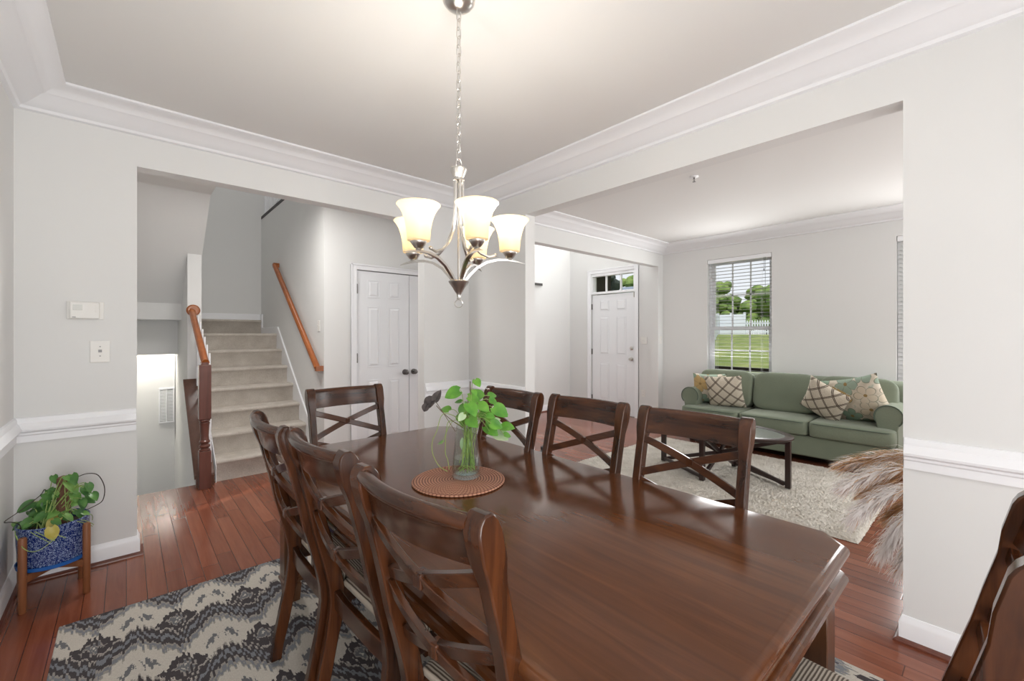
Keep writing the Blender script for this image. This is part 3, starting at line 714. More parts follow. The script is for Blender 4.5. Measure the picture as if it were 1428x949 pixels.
# upper gallery railing
ug = thing('gallery_railing', 'upper floor railing with dark bottom strip and white balusters above the stair wall', 'railing', (1.545, 6.6, 3.08))
b = MB(); b.box((-.05, -1.0, 0), (.05, .68, .045)); b.build('shoe_strip', M['black'], ug, smooth=False, bevel=.004)
for k in range(17):
    b = MB(); b.box((-.016, -.98+.1*k, .045), (.016, -.948+.1*k, .92)); b.build('baluster', M['white'], ug, smooth=False)
b = MB(); b.box((-.03, -1.0, .92), (.03, .68, .97)); b.build('handrail', M['cherry'], ug, smooth=False, bevel=.008)
# warm light in the lower passage and a vent on its wall
area('lower_lamp', (-.15, 7.25, 1.40), (0, .25, -1), .5, .2, 6.0, (1, .93, .80))
pl = bpy.data.lights.new('lower_spot', 'SPOT'); pl.energy = 10; pl.spot_size = 1.5; pl.spot_blend = .1; pl.color = (1, .97, .9); pl.shadow_soft_size = .02
po = bpy.data.objects.new('lower_spot', pl); COL.objects.link(po); po.location = (.44, 7.28, 1.28); po.rotation_euler = Vector((0.02, .55, -.7)).to_track_quat('-Z', 'Y').to_euler()
v = thing('air_vent', 'white return air grille low on the stairwell wall', 'vent', (.405, 7.449, .42))
b = MB()
for x0, x1, z0, z1 in ((-.083, -.068, -.235, .235), (.068, .083, -.235, .235), (-.068, .068, .215, .235), (-.068, .068, -.235, -.215), (-.006, .006, -.215, .215)): b.box((x0, -.012, z0), (x1, 0, z1))
b.build('frame', M['white'], v, smooth=False, bevel=.002)
b = MB()
for k in range(22): z = -.205+k*.0195; b.prism([(-.009, z), (-.007, z), (-.001, z+.012), (-.003, z+.012)], 'x', -.068, .068)
b.build('louvres', M['white'], v, smooth=False)
b = MB(); b.box((-.068, -.001, -.215), (.068, 0, .215)); b.build('backing', M['plastic_grey'], v, smooth=False)

# ------------------------------------------------------------------ wall plates
def plate(name, label, cat, loc, rz, w, h, kind):
    t = thing(name, label, cat, loc, rz)          # local -y faces the room
    b = MB(); b.prism([(-w/2, -h/2), (w/2, -h/2), (w/2, h/2), (-w/2, h/2)], 'y', -.006, 0); b.build('cover_plate', M['plastic'], t, smooth=False, bevel=.003)
    if kind == 'jack':
        b = MB(); b.box((-.008, -.008, -.004), (.008, -.005, .012)); b.build('jack', M['plastic_grey'], t, smooth=False)
        for z in (.03, -.026): 
            b = MB(); b.lathe([(0, 0), (.0035, 0), (.003, .0015), (0, .002)], 8, (0, -.006, z), Matrix.Rotation(pi/2, 3, 'X')); b.build('screw', M['plastic_grey'], t)
    elif kind.startswith('switch'):
        n = int(kind[-1])
        for k in range(n):
            x = (k-(n-1)/2)*.046; b = MB(); b.box((x-.006, -.007, -.012), (x+.006, -.005, .012)); b.prism([(-.006, -.002), (-.018, .008), (-.018, .012), (-.006, .008)], 'x', x-.004, x+.004)
            b.build('toggle', M['plastic'], t, smooth=False, bevel=.001)
    else:
        for z in (.02, -.02):
            b = MB(); b.lathe([(0, 0), (.017, 0), (.017, .003), (0, .003)], 16, (0, -.005, z), Matrix.Rotation(pi/2, 3, 'X')); o = b.build('socket_face', M['plastic'], t)
            b = MB()
            for x in (-.006, .006): b.box((x-.0012, -.0086, z-.002), (x+.0012, -.0078, z+.007))
            b.build('slot', M['plastic_grey'], o, smooth=False)
    return t
plate('jack_plate', 'square white wall plate with small grey jack below the thermostat', 'wall plate', (-.117, YA, 1.268), 0, .088, .128, 'jack')
plate('light_switch', 'white two-gang switch plate right of the front door', 'switch', (XF, 3.80, 1.275), -pi/2, .115, .115, 'switch2')
plate('light_switch', 'white single switch plate on the narrow wall by the living room corner', 'switch', (6.185, YP, 1.285), 0, .07, .115, 'switch1')
plate('light_switch', 'white switch plate on the stair wall beside the lower end of the handrail', 'switch', (1.5, 4.705, 1.46), -pi/2, .07, .115, 'switch1')
plate('wall_outlet', 'white outlet low on the wall right of the front door', 'outlet', (XF, 3.81, .42), -pi/2, .07, .115, 'outlet')
t = thing('thermostat', 'white rectangular thermostat on the wall left of the stair hall opening', 'thermostat', (-.1785, YA, 1.512))
b = MB(); b.box((-.0785, -.008, -.052), (.0785, 0, .052)); b.build('base_plate', M['plastic'], t, smooth=False, bevel=.003)
b = MB(); b.box((-.066, -.030, -.049), (.060, -.008, .049)); o = b.build('body', M['plastic'], t, smooth=False, bevel=.006)
b = MB(); b.box((-.052, -.0308, .0), (-.012, -.0298, .032)); b.build('display', pbr('display', (.60, .61, .58), .2), o, smooth=False, bevel=.001)
b = MB(); b.box((-.055, -.0306, -.043), (-.040, -.0298, -.038)); b.build('maker_mark', M['plastic_grey'], o, smooth=False)
b = MB()
for z in (.03, .012, -.006): b.box((.04, -.0325, z-.005), (.052, -.0298, z+.005))
b.build('buttons', M['plastic'], o, smooth=False, bevel=.001)
t = thing('wall_bracket', 'small dark bar on the pale foyer wall', 'bracket', (5.36, 5.36, 2.25))
b = MB(); b.box((-.12, -.03, -.022), (.12, -.012, .022)); b.build('bar', M['dark_metal'], t, smooth=False, bevel=.004)
for x in (-.06, .06):
    b = MB(); b.tube([(x, -.014, 0), (x, 0, 0)], .01, 8); b.build('mount', M['dark_metal'], t)
t = thing('sprinkler_head', 'tiny fire sprinkler on the living room ceiling', 'sprinkler', (3.675, 1.748, CZ))
b = MB(); b.lathe([(0, 0), (.038, 0), (.036, -.006), (.012, -.010), (0, -.010)], 18); b.build('escutcheon', M['white'], t)
b = MB(); b.tube([(0, 0, -.008), (0, 0, -.02)], .007, 8); b.tube([(-.010, 0, -.018), (-.012, 0, -.032), (0, 0, -.044)], .002, 6); b.tube([(.010, 0, -.018), (.012, 0, -.032), (0, 0, -.044)], .002, 6); b.lathe([(0, -.044), (.014, -.045), (.014, -.047), (0, -.047)], 12)
b.build('deflector', M['dark_metal'], t)

# ------------------------------------------------------------------ rugs
RX, RY = 1.035, .986
rg = MB()
def rugf(u, v): return ((-.235-RX)+2.47*u, (-.16-RY)+3.07*v, .010)
rg.box((-.235-RX, -.16-RY, .0008), (2.235-RX, 2.91-RY, .010))
o = rg.build('area_rug', M['rug'], smooth=False, bevel=.004); o.location = (RX, RY, 0)
tag(o, 'charcoal, grey and cream zigzag patterned rug under the dining table', 'rug')
random.seed(3)
sh = MB(); nu, nv = 270, 370; hts = {}
def shag(u, v):
    e = min(u, 1-u)*1.75; f = min(v, 1-v)*2.38; k = min(1, min(e, f)/.03)
    j = .004
    return (-.875+1.75*u+random.uniform(-j, j), -1.19+2.38*v+random.uniform(-j, j), .004+k*random.uniform(.008, .026))
sh.grid(shag, nu, nv); sh.box((-.86, -1.175, .0008), (.86, 1.175, .012))
o = sh.build('shag_rug', M['shag'], smooth=True, ang=180); o.location = (4.44, 1.79, 0)
tag(o, 'cream shag rug under the coffee table', 'rug')

# ------------------------------------------------------------------ dining table
TZ = .012     # everything at the table stands on the rug (10 mm pile)
def offset_poly(P, d):
    n = len(P); out = []
    for i in range(n):
        p0, p1, p2 = Vector(P[i-1]), Vector(P[i]), Vector(P[(i+1) % n])
        d0 = (p1-p0).normalized(); d1 = (p2-p1).normalized(); n0 = Vector((-d0.y, d0.x)); n1 = Vector((-d1.y, d1.x))
        a = n0+n1; a = a/(a.length_squared/2); out.append(p1+a*d)
    return out
def octo(x0, x1, y0, y1, c): return [(x0+c, y0), (x1-c, y0), (x1, y0+c), (x1, y1-c), (x1-c, y1), (x0+c, y1), (x0, y1-c), (x0, y0+c)]
TX0, TX1, TY0, TY1 = .548, 1.632, .282, 2.50
tcx, tcy = (TX0+TX1)/2, (TY0+TY1)/2
dt = thing('dining_table', 'long dark brown dining table with clipped corners standing on the patterned rug', 'dining table', (tcx, tcy, .010))
P = octo(TX0-tcx, TX1-tcx, TY0-tcy, TY1-tcy, .075)
def loft(b, P, prof):
    L = [[(p.x, p.y, z) for p in offset_poly(P, d)] for d, z in prof]; b.loops(L)
b = MB(); loft(b, P, [(.030, .712), (.010, .716), (.002, .722), (0, .730), (.001, .738), (.006, .745), (.014, .748), (.018, .7495), (.022, .750)]); b.build('tabletop', M['table'], dt, ang=35)
b = MB(); loft(b, P, [(.020, .640), (.006, .642), (.002, .650), (.004, .660), (.010, .664), (.012, .670), (.022, .674), (.026, .690), (.028, .714)]); b.build('apron', M['table'], dt, ang=35)
for sx in (-1, 1):
    for sy in (-1, 1):
        lx, ly = sx*((TX1-TX0)/2-.085), sy*((TY1-TY0)/2-.085); q = .043
        b = MB()
        sq = lambda h, z: [(lx-h, ly-h, z), (lx+h, ly-h, z), (lx+h, ly+h, z), (lx-h, ly+h, z)]
        b.loops([sq(.034, 0), sq(.040, .085), sq(.036, .092), sq(.036, .10), sq(.050, .106), sq(.050, .118), sq(.043, .124), sq(.043, .645)])
        b.build('leg', M['table_leg'], dt, ang=20, bevel=.003)

# ------------------------------------------------------------------ dining chairs
UZ = [0, .10, .21, .30, .37, .44, .52, .59, .70, .83, .92, .98, 1.03, 1.062]
UY = [.083, .062, .040, .021, .006, 0, .016, .033, .064, .092, .116, .130, .144, .150]
def uy(z):
    for i in range(len(UZ)-1):
        if z <= UZ[i+1]:
            f = (z-UZ[i])/(UZ[i+1]-UZ[i]); return UY[i]+f*(UY[i+1]-UY[i])
    return UY[-1]
def smooth_uy(z):
    return sum(uy(min(1.062, max(0, z+d))) for d in (-.05, -.025, 0, .025, .05))/5
def make_chair(label, loc, rz):
    r = thing('dining_chair', label, 'chair', loc, rz, 'dining chairs round the table'); r.scale = (1, 1, .988)
    hw = .203
    for s in (-1, 1):
        b = MB(); L = []; zs_ = [0, .06, .12, .18, .24, .30, .36, .42, .47, .53, .60, .68, .76, .84, .92, .97, 1.01, 1.03, 1.045, 1.056, 1.062]
        for z in zs_:
            y = -smooth_uy(z)
            w = .034 if z < .93 else .034+.012*min(1, (z-.93)/.05)
            d = .040 if z < .1 else (.052 if .3 < z < .7 else .046)
            if z > .96: d = .060
            if z > 1.02: k = (z-1.02)/.042; d = .060*sqrt(max(.05, 1-k*k)); 
            x = s*(hw+ (0 if z > .44 else -.004*(1-z/.44)))
            # front edge of the upper post stays slim
            L.append([(x-w/2, y-d/2, z), (x+w/2, y-d/2, z), (x+w/2, y+d/2, z), (x-w/2, y+d/2, z)])
        b.loops(L); b.build('rear_leg', M['espresso'], r, ang=35, bevel=.004)
        # front leg
        b = MB(); sq = lambda h, z, yy: [(s*.200-h, yy-h, z), (s*.200+h, yy-h, z), (s*.200+h, yy+h, z), (s*.200-h, yy+h, z)]
        b.loops([sq(.014, 0, .405), sq(.017, .2, .405), sq(.021, .44, .405)]); b.build('front_leg', M['espresso'], r, ang=30, bevel=.003)
    # crest rail: bowed board with rolled top
    b = MB(); N = 14; fr = []
    for k in range(N+1):
        f = k/N*2-1; x = f*(hw-.016); bow = .030*(1-f*f); z = 1.0
        t = Vector((1, -2*f*.030*-1/(hw), 0)).normalized()
        out = Vector((0, -1, 0))
        fr.append((Vector((x, -smooth_uy(1.0)-bow, z)), Vector((0, -1, 0)), Vector((0, -.25, 1)).normalized()))
    prof = [(-.011, -.052), (.011, -.052), (.011, .018), (.020, .024), (.026, .034), (.025, .045), (.017, .054), (.004, .057), (-.006, .054), (-.012, .046), (-.013, .036), (-.011, .026)]
    b.sweep(prof, fr); b.build('crest_rail', M['espresso_rail'], r, ang=50)
    # two bowed crosses
    for zt_, zb_ in ((.925, .785), (.755, .615)):
        for s in (-1, 1):
            pts = []
            for k in range(11):
                f = k/10*2-1; z = (zt_+zb_)/2+s*f*(zt_-zb_)/2
                pts.append((f*(hw-.012), -smooth_uy(z)-.026*(1-f*f)+s*.004, z))
            b = MB(); b.bar(pts, .016, .030, (0, -.2, 1)); b.build('cross_brace', M['espresso_rail'], r, ang=50, bevel=.002)
        zm = (zt_+zb_)/2; b = MB(); y = -smooth_uy(zm)-.026; b.box((-.014, y-.014, zm-.017), (.014, y+.014, zm+.017)); b.build('cross_block', M['espresso'], r, smooth=False, bevel=.003)
    # seat
    b = MB()
    b.bar([(-.19, -.006, .425), (-.1, -.012, .425), (.1, -.012, .425), (.19, -.006, .425)], .022, .065)
    b.bar([(-.2, .412, .425), (.2, .412, .425)], .022, .065)
    for s in (-1, 1): b.bar([(s*.205, 0, .425), (s*.207, .41, .425)], .022, .065)
    b.build('seat_frame', M['espresso_rail'], r, smooth=False, bevel=.003)
    b = MB(); poly = [(-.195, .020), (.195, .020), (.226, .10), (.230, .425), (.222, .445), (-.222, .445), (-.230, .425), (-.226, .10)]
    L = [[(x*k, .23+(y-.23)*k, z) for x, y in poly] for k, z in ((.985, .456), (1.0, .464), (1.0, .474), (.985, .481), (.93, .486), (.5, .488))]
    b.loops(L); b.build('seat', M['seat'], r, ang=50)
    return r
CHZ = .0105
proto = make_chair('dark chair nearest the camera on the near long side, whole double-cross back in view', (.590, .822, CHZ), -pi/2+radians(6))
for lab, loc, rz in (
    ('dark chair on the near long side, middle one of that row of three', (.575, 1.375, CHZ), -pi/2+radians(2.5)),
    ('dark chair on the near long side, beside the table leg towards the stairs', (.547, 1.815, CHZ), -pi/2),
    ('dark chair on the far long side, directly in front of the coffee table', (1.570, .812, CHZ), pi/2+radians(4)),
    ('dark chair on the far long side, middle one of that row of three', (1.545, 1.335, CHZ), pi/2+radians(2)),
    ('dark chair on the far long side, directly behind the vase of leaves', (1.502, 1.84, CHZ), pi/2),
    ('dark chair at the far end of the table, in front of the closet door', (.985, 2.462, CHZ), pi),
    ('dark chair at the near end of the table, right beside the camera, partly cut off', (1.155, .097, CHZ), -radians(1.5))):
    copy_tree(proto, lab, loc, rz)

# ------------------------------------------------------------------ placemat, vase, leaves
TT = .760
b = MB(); prof = [(0, 0), (.185, 0), (.192, .003), (.192, .006), (.185, .009)]
for k in range(15, 0, -1): r0 = .0115*k; prof += [(r0+.004, .0095), (r0, .0080)]
prof += [(0, .009)]
b.lathe(prof, 64); o = b.build('placemat', M['rattan'], ang=80); o.location = (1.035, 1.495, TT+.0005)
tag(o, 'round woven rattan placemat on the table under the vase', 'placemat')
VX, VY, VZ = 1.073, 1.495, TT+.0105
vs = thing('glass_vase', 'clear tapered glass vase half filled with water on the rattan mat', 'vase', (VX, VY, VZ))
b = MB()
outer = [(0, 0), (.052, 0), (.059, .004), (.060, .010), (.056, .07), (.049, .14), (.043, .20), (.042, .214)]
inner = [(.039, .214), (.040, .20), (.046, .14), (.053, .07), (.056, .022), (.050, .017), (0, .017)]
b.lathe(outer+inner, 40); b.build('vessel', M['glass'], vs, ang=60)
b = MB(); b.lathe([(0, .0175), (.0485, .0178), (.0552, .023), (.0527, .07), (.0517, .082), (0, .082)], 40); b.build('water', M['water'], vs, ang=60)
def leaf(b, base, d, nrm, L, Wd, fold=.25, droop=.25):
    base = Vector(base); d = Vector(d).normalized(); nrm = Vector(nrm); nrm = (nrm-d*nrm.dot(d)).normalized(); sd = d.cross(nrm)
    n = 8; cols = (-1, -.55, 0, .55, 1); vs_ = []
    for k in range(n+1):
        t = k/n; w = Wd*(2.35*(t+.02)**.42*(1-t)**.85)*.5
        back = -.16*L*max(0, 1-t/.25)
        for c in cols:
            p = base+d*(L*t+back*c*c)+sd*(w*c)+nrm*(fold*abs(c)*w-droop*L*t*t)
            vs_.append(p)
    m = len(cols); fs = [(k*m+i, k*m+i+1, (k+1)*m+i+1, (k+1)*m+i) for k in range(n) for i in range(m-1)]
    b.add(vs_, fs)
def bez(p0, p1, p2, n=8):
    p0, p1, p2 = Vector(p0), Vector(p1), Vector(p2)
    return [tuple(p0*(1-t)**2+p1*2*t*(1-t)+p2*t*t) for t in [i/n for i in range(n+1)]]
def smoothpath(pts, n=5):
    P = [Vector(p) for p in pts]; out = []
    for k in range(len(P)-1):
        p0 = P[max(k-1, 0)]; p1 = P[k]; p2 = P[k+1]; p3 = P[min(k+2, len(P)-1)]
        for j in range(n):
            t = j/n; out.append(tuple(.5*((2*p1)+(p2-p0)*t+(2*p0-5*p1+4*p2-p3)*t*t+(3*p1-p0-3*p2+p3)*t**3)))
    out.append(tuple(P[-1])); return out
random.seed(11)
pc = thing('pothos_cuttings', 'green heart-leaved pothos cuttings standing in the glass vase', 'plant', (VX, VY, VZ))
LV = [(-.012, -.095, .405, .036, 0), (.070, .010, .345, .066, 0), (-.040, .045, .350, .062, 0), (.130, -.020, .335, .040, 0), (-.034, -.088, .300, .058, 0), (.075, -.040, .262, .056, 0),
      (.088, -.122, .282, .064, 0), (.012, .055, .246, .050, 0), (-.020, -.072, .244, .054, 0), (-.034, .112, .274, .046, 0), (.080, -.072, .196, .060, 0), (.150, -.055, .160, .062, 1),
      (.038, -.155, .236, .046, 0), (.004, .022, .236, .050, 0), (.112, -.140, .216, .050, 0), (-.054, .118, .130, .030, 0), (.014, -.100, .305, .052, 0), (.05, .03, .30, .055, 0), (.02, -.03, .33, .05, 0),
      (.105, .02, .25, .055, 0), (.055, -.10, .235, .05, 0), (-.01, .0, .275, .055, 0), (.06, -.02, .30, .05, 0),
      (.125, -.10, .265, .036, 0), (.10, -.06, .315, .034, 0), (-.02, .03, .315, .03, 0), (.03, -.13, .27, .034, 0), (.13, -.12, .175, .032, 0), (.06, -.11, .195, .036, 0), (-.045, -.03, .26, .032, 1), (.145, -.03, .225, .03, 1), (.02, .05, .215, .03, 0), (.0, -.06, .36, .026, 0)]
gl = MB(); pale = MB(); sm = MB(); br = MB()
for i, (x, y, z, s, k) in enumerate(LV):
    out = Vector((x, y, 0)); out = out.normalized() if out.length > .03 else Vector((random.uniform(-1, 1), random.uniform(-1, .2), 0)).normalized()
    cam_dir = Vector((-.72, -.70, .25))
    nrm = (cam_dir*.8+Vector((0, 0, 1))*.7+out*.3+Vector((random.uniform(-.5, .5), random.uniform(-.5, .5), random.uniform(-.2, .4)))).normalized()
    hang = -1.0 if i in (10, 11) else random.uniform(-.55, .15)
    d = (out*.75+Vector((0, 0, hang))+Vector((random.uniform(-.3, .3), random.uniform(-.3, .3), 0)))
    d = (d-nrm*d.dot(nrm)).normalized(); L = s*1.15
    base = Vector((x, y, z))-d*L*.45
    s *= .92; L *= .95; leaf(pale if k else gl, base, d, nrm, L, s*1.0, .22, .22)
    root = (random.uniform(-.036, .036), random.uniform(-.036, .036), random.uniform(.024, .06))
    mouth = Vector((base.x*.22+random.uniform(-.012, .012), base.y*.22+random.uniform(-.012, .012), .205))
    p = [root]+bez(mouth, Vector((base.x*.5, base.y*.5, max(base.z, .26)+.03)), base, 7); sm.tube(p, .0013, 5)
leaf(pale, (.0, .008, .155), (.1, -.1, -1), (-.7, -.7, .2), .07, .045)
# long trailing stems that bend over the rim to the left
for pts in ([(0, 0, .2), (-.03, .03, .25), (-.075, .065, .262), (-.093, .083, .19), (-.106, .095, .15), (-.106, .095, .10), (-.086, .077, .045), (-.06, .05, .022)],
            [(-.01, .01, .21), (-.05, .045, .235), (-.062, .055, .20), (-.066, .058, .105), (-.058, .052, .07), (-.055, .045, .03)]):
    sm.tube(smoothpath(pts), .0017, 6)
for k in range(8):
    a = random.uniform(0, 6.28); sm.tube(bez((.03*cos(a), .03*sin(a), .025), (.02*cos(a+2), .02*sin(a+2), .06), (.035*cos(a+3), .035*sin(a+3), .03), 6), .0012, 5)
br.tube(bez((-.01, .005, .205), (-.07, .045, .25), (-.095, .082, .30), 8), .0018, 5); br.tube([(.012, -.012, .20), (.013, -.012, .32), (.012, -.013, .402)], [.003, .003, .002], 6)
br.tube(bez((-.034, .03, .19), (-.06, .055, .245), (-.09, .10, .318), 6), .0015, 5)
o = gl.build('leaves', M['leaf'], pc, ang=180); o['label'] = 'bright green heart-shaped leaves'
o = pale.build('pale_leaves', M['leaf_pale'], pc, ang=180); o['label'] = 'pale green leaves'
sm.build('stems', M['stem'], pc); o = br.build('brown_stems', M['stem_brown'], pc); o['label'] = 'dark brown stems'
dl = MB()
leaf(dl, (-.088, .104, .318), (.4, -.3, 1), (-.7, -.7, .1), .05, .034, .8, .3); leaf(dl, (-.092, .108, .322), (-.6, .5, -.6), (-.7, -.7, .3), .062, .045, .9, .6); leaf(dl, (-.112, .13, .30), (-.3, .2, -.8), (-.5, -.8, .3), .035, .03, .9, .4)
o = dl.build('dried_leaf', M['leaf_dry'], pc, ang=30); o['label'] = 'shrivelled grey leaf'

# ------------------------------------------------------------------ chandelier
CX, CYY = 1.014, 1.464
ch = thing('chandelier', 'five-light brushed nickel chandelier with frosted bell shades hanging over the table', 'chandelier', (CX, CYY, CZ))
b = MB(); b.lathe([(0, 0), (.067, 0), (.066, -.010), (.058, -.022), (.044, -.034), (.024, -.044), (.010, -.048), (0, -.048)], 28); b.build('canopy', M['nickel'], ch)
zt0, zb0 = -.050, -.655
ck = MB(); n = 17; pitch = (zt0-zb0)/n
for k in range(n):
    zc_ = zt0-pitch*(k+.5); pts = []; hl = pitch*.66; rw = .0095
    for i in range(17):
        a = 2*pi*i/16; x = rw*cos(a); z = (hl-rw)*(1 if sin(a) > .01 else (-1 if sin(a) < -.01 else 0))*1.0+rw*sin(a)
        pts.append((x, 0, zc_+z) if k % 2 == 0 else (0, x, zc_+z))
    ck.tube(pts, .0018, 6)
ck.tube([(.004, .004, zt0+.005), (.004, .004, zb0-.02)], .0012, 5)
ck.build('chain', M['nickel'], ch)
fw = MB(); z0 = -.69
fw.lathe([(0, z0), (.030, z0), (.035, z0-.006), (.034, z0-.012), (.022, z0-.036), (.020, z0-.042), (.024, z0-.046), (.024, z0-.052), (.018, z0-.056), (.012, z0-.060), (0, z0-.060)], 24)
rp2 = []
for i in range(17): a = 2*pi*i/16; rp2.append((.013*cos(a), 0, z0+.018+.02*sin(a)))
fw.tube(rp2, .0028, 6); fw.build('crown_hub', M['nickel'], ch)
b = MB(); b.tube([(0, 0, z0-.05), (0, 0, -1.152)], .0055, 10); b.build('centre_rod', M['nickel'], ch)
b = MB(); zc2 = -1.150
b.lathe([(0, zc2), (.040, zc2), (.042, zc2-.004), (.038, zc2-.012), (.026, zc2-.028), (.016, zc2-.045), (.009, zc2-.056), (.007, zc2-.068), (.009, zc2-.074), (0, zc2-.078)], 26)
ring = [(.016*cos(2*pi*i/20), 0, zc2-.093+.016*sin(2*pi*i/20)) for i in range(21)]; M45 = Matrix.Rotation(-radians(41.7), 3, 'Z')
b.tube([tuple(M45 @ Vector(p)) for p in ring], .0022, 6); b.build('finial', M['nickel'], ch)
vd = atan2(-.7464, -.6655)      # direction from the lamp to the camera's side of the room
for da in (-37, 25, 101, 164, -108):
    a = vd-radians(da)*-1; ca, sa = cos(a), sin(a); R = .212; X = lambda r, z: (r*ca, r*sa, z)
    perp = (-sa, ca, 0)
    b = MB()   # lower blade arm with pointed tip
    ctl = [(.026, -1.150), (.045, -1.127), (.075, -1.096), (.115, -1.072), (.160, -1.061), (.205, -1.060), (.245, -1.066), (.275, -1.073)]
    b.bar([X(*p) for p in ctl], [.013, .014, .015, .016, .016, .015, .011, .003], [.010, .010, .010, .010, .009, .008, .006, .002])
    # upper tube arm
    t2 = [(.017, z0-.05), (.017, -.80), (.019, -.88), (.030, -.945), (.055, -1.000), (.090, -1.036), (.125, -1.050), (.150, -1.042)]
    b.tube([X(*p) for p in t2], .0055, 8); b.sphere(X(.152, -1.040), .008, 10, 6)
    am = b.build('arm', M['nickel'], ch)
    c = X(R, 0)
    b = MB(); b.lathe([(0, -1.062), (.010, -1.060), (.012, -1.056), (.009, -1.053), (.016, -1.050), (.026, -1.036), (.030, -1.030), (.031, -1.022), (.0, -1.022)], 20, c); b.build('socket_cup', M['nickel'], ch)
    b = MB(); pr = [(.030, -.996), (.043, -.992), (.044, -.985), (.046, -.950), (.053, -.915), (.062, -.888), (.074, -.868), (.0835, -.858), (.0815, -.856), (.072, -.866), (.059, -.887), (.050, -.915), (.043, -.950), (.041, -.985), (.030, -.990)]
    pr = [(r*.97, -1.026+(z+.995)*.985) for r, z in pr]
    b.lathe(pr, 36, c, close=True); sh_ = b.build('shade', M['shade'], ch, ang=60)
    b = MB(); b.lathe([(0, -1.02), (.012, -1.015), (.014, -.995), (.024, -.975), (.027, -.955), (.022, -.935), (0, -.923)], 16, c); b.build('bulb', M['bulb'], sh_)
    l = bpy.data.lights.new('chandelier_bulb', 'POINT'); l.energy = 2.4; l.color = (1, .965, .91); l.shadow_soft_size = .03
    lo = bpy.data.objects.new('chandelier_bulb', l); COL.objects.link(lo); lo.location = (CX+c[0], CYY+c[1], CZ-.875); lo.parent = None

# ------------------------------------------------------------------ potted plant on its stand
PX, PY = -.285, 3.315
ps = thing('plant_stand', 'low brown wooden four-leg plant stand by the far wall corner', 'plant stand', (PX, PY, 0), radians(8))
for sx, sy in ((-1, -1), (1, -1), (1, 1), (-1, 1)):
    b = MB(); b.lathe([(.012, 0), (.0145, .004), (.016, .2), (.016, .362), (.013, .37), (0, .37)], 14, (sx*.113, sy*.113, 0)); b.build('leg', M['teak'], ps)
b = MB()
b.bar([(-.113, -.113, .163), (.113, .113, .163)], .028, .036); b.build('cross_bar', M['teak'], ps, smooth=False, bevel=.003)
b = MB(); b.bar([(.113, -.113, .163), (.012, -.012, .163)], .028, .035); b.bar([(-.113, .113, .163), (-.012, .012, .163)], .028, .035); b.build('cross_bar', M['teak'], ps, smooth=False, bevel=.003)
b = MB(); b.lathe([(0, .1815), (.128, .1815), (.136, .186), (.139, .205), (.135, .205), (.132, .190), (0, .190)], 40); o = b.build('saucer', M['saucer'], ang=40); o.location = (PX, PY, 0)
tag(o, 'bright blue saucer under the blue pot on the plant stand', 'saucer')
fp = thing('flower_pot', 'blue glazed pot with white speckled pattern on the wooden stand', 'plant pot', (PX, PY, .1908))
b = MB(); b.lathe([(0, 0), (.122, 0), (.126, .004), (.133, .10), (.137, .19), (.138, .205), (.134, .209), (.130, .205), (.127, .165), (0, .165)], 48); b.build('pot', M['pot'], fp, ang=40)
b = MB(); b.lathe([(0, .1655), (.1268, .1655), (.1268, .170), (.07, .178), (0, .182)], 30); b.build('soil', M['soil'], fp)
mp = thing('climbing_plant', 'dark green climbing plant with coir pole growing in the blue pot', 'plant', (PX, PY, .1908))
b = MB(); rr = random.Random(5); prof = []
for k in range(22): prof.append((.026+.003*rr.uniform(-1, 1)+(.012 if k < 6 else 0)*(1-k/6 if k < 6 else 0), .16+k*.0125))
b.lathe([(0, .155)]+prof+[(0, .432)], 18, (.035, -.012, 0)); b.build('coir_pole', M['moss'], mp, ang=20)
random.seed(21)
ML = [(-.112, .08, .276, .075), (-.047, .02, .298, .07), (-.008, -.012, .333, .075), (.002, -.02, .42, .05), (.077, -.088, .42, .07), (.08, -.09, .377, .085), (.129, -.134, .359, .07), (.161, -.163, .333, .06), (.116, -.123, .289, .06),
      (-.15, .115, .19, .05), (.012, -.03, .35, .06), (-.06, .034, .202, .05), (-.09, .06, .185, .05), (.064, -.076, .22, .06), (.103, -.11, .237, .05), (-.034, .01, .237, .07), (.044, -.06, .228, .06), (.09, -.10, .324, .07), (.142, -.146, .377, .06),
      (-.02, .0, .27, .07), (-.07, .04, .25, .06), (.0, -.06, .25, .06), (-.05, -.04, .24, .06), (.03, .05, .26, .06), (-.02, .06, .28, .06), (.08, .0, .27, .06), (-.10, -.02, .22, .06), (.02, -.10, .215, .05), (-.13, .02, .20, .05), (.06, .04, .33, .06), (.14, -.10, .30, .06), (-.08, .10, .24, .06), (.12, -.17, .31, .05)]
gl = MB(); ye = MB(); sm = MB(); lt = MB()
for i in range(26):
    x, y, z, q_ = random.choice(ML); ML.append((x+random.uniform(-.03, .03), y+random.uniform(-.03, .02), z+random.uniform(-.02, .02), .038))
for i, (x, y, z, s) in enumerate(ML):
    out = Vector((x, y, 0)).normalized() if abs(x)+abs(y) > .02 else Vector((0, -1, 0))
    nrm = (Vector((.15, -.75, .75))+Vector((random.uniform(-.5, .5), random.uniform(-.4, .4), random.uniform(-.2, .4)))).normalized()
    d = out*.8+Vector((random.uniform(-.5, .5), random.uniform(-.5, .2), random.uniform(-.6, .2))); d = (d-nrm*d.dot(nrm)).normalized()
    base = Vector((x, y, z))-d*s*.5; L = s*1.2
    if base.y > .16: base.y = .16
    s *= .74; L *= .78; leaf(lt if i % 4 == 1 else gl, base, d, nrm, L, s*.85, .25, .3)
    sm.tube(bez((random.uniform(-.06, .06), random.uniform(-.06, .06), .17), (base.x*.5, base.y*.5, max(base.z+.03, .23)), base, 7), .0022, 5)
leaf(ye, (.02, -.05, .225), (-.5, -.6, -.35), (0, -.5, 1), .07, .05); leaf(ye, (.004, -.145, .21), (.1, -.12, -1), (0, -1, .2), .07, .05, .3, .1)
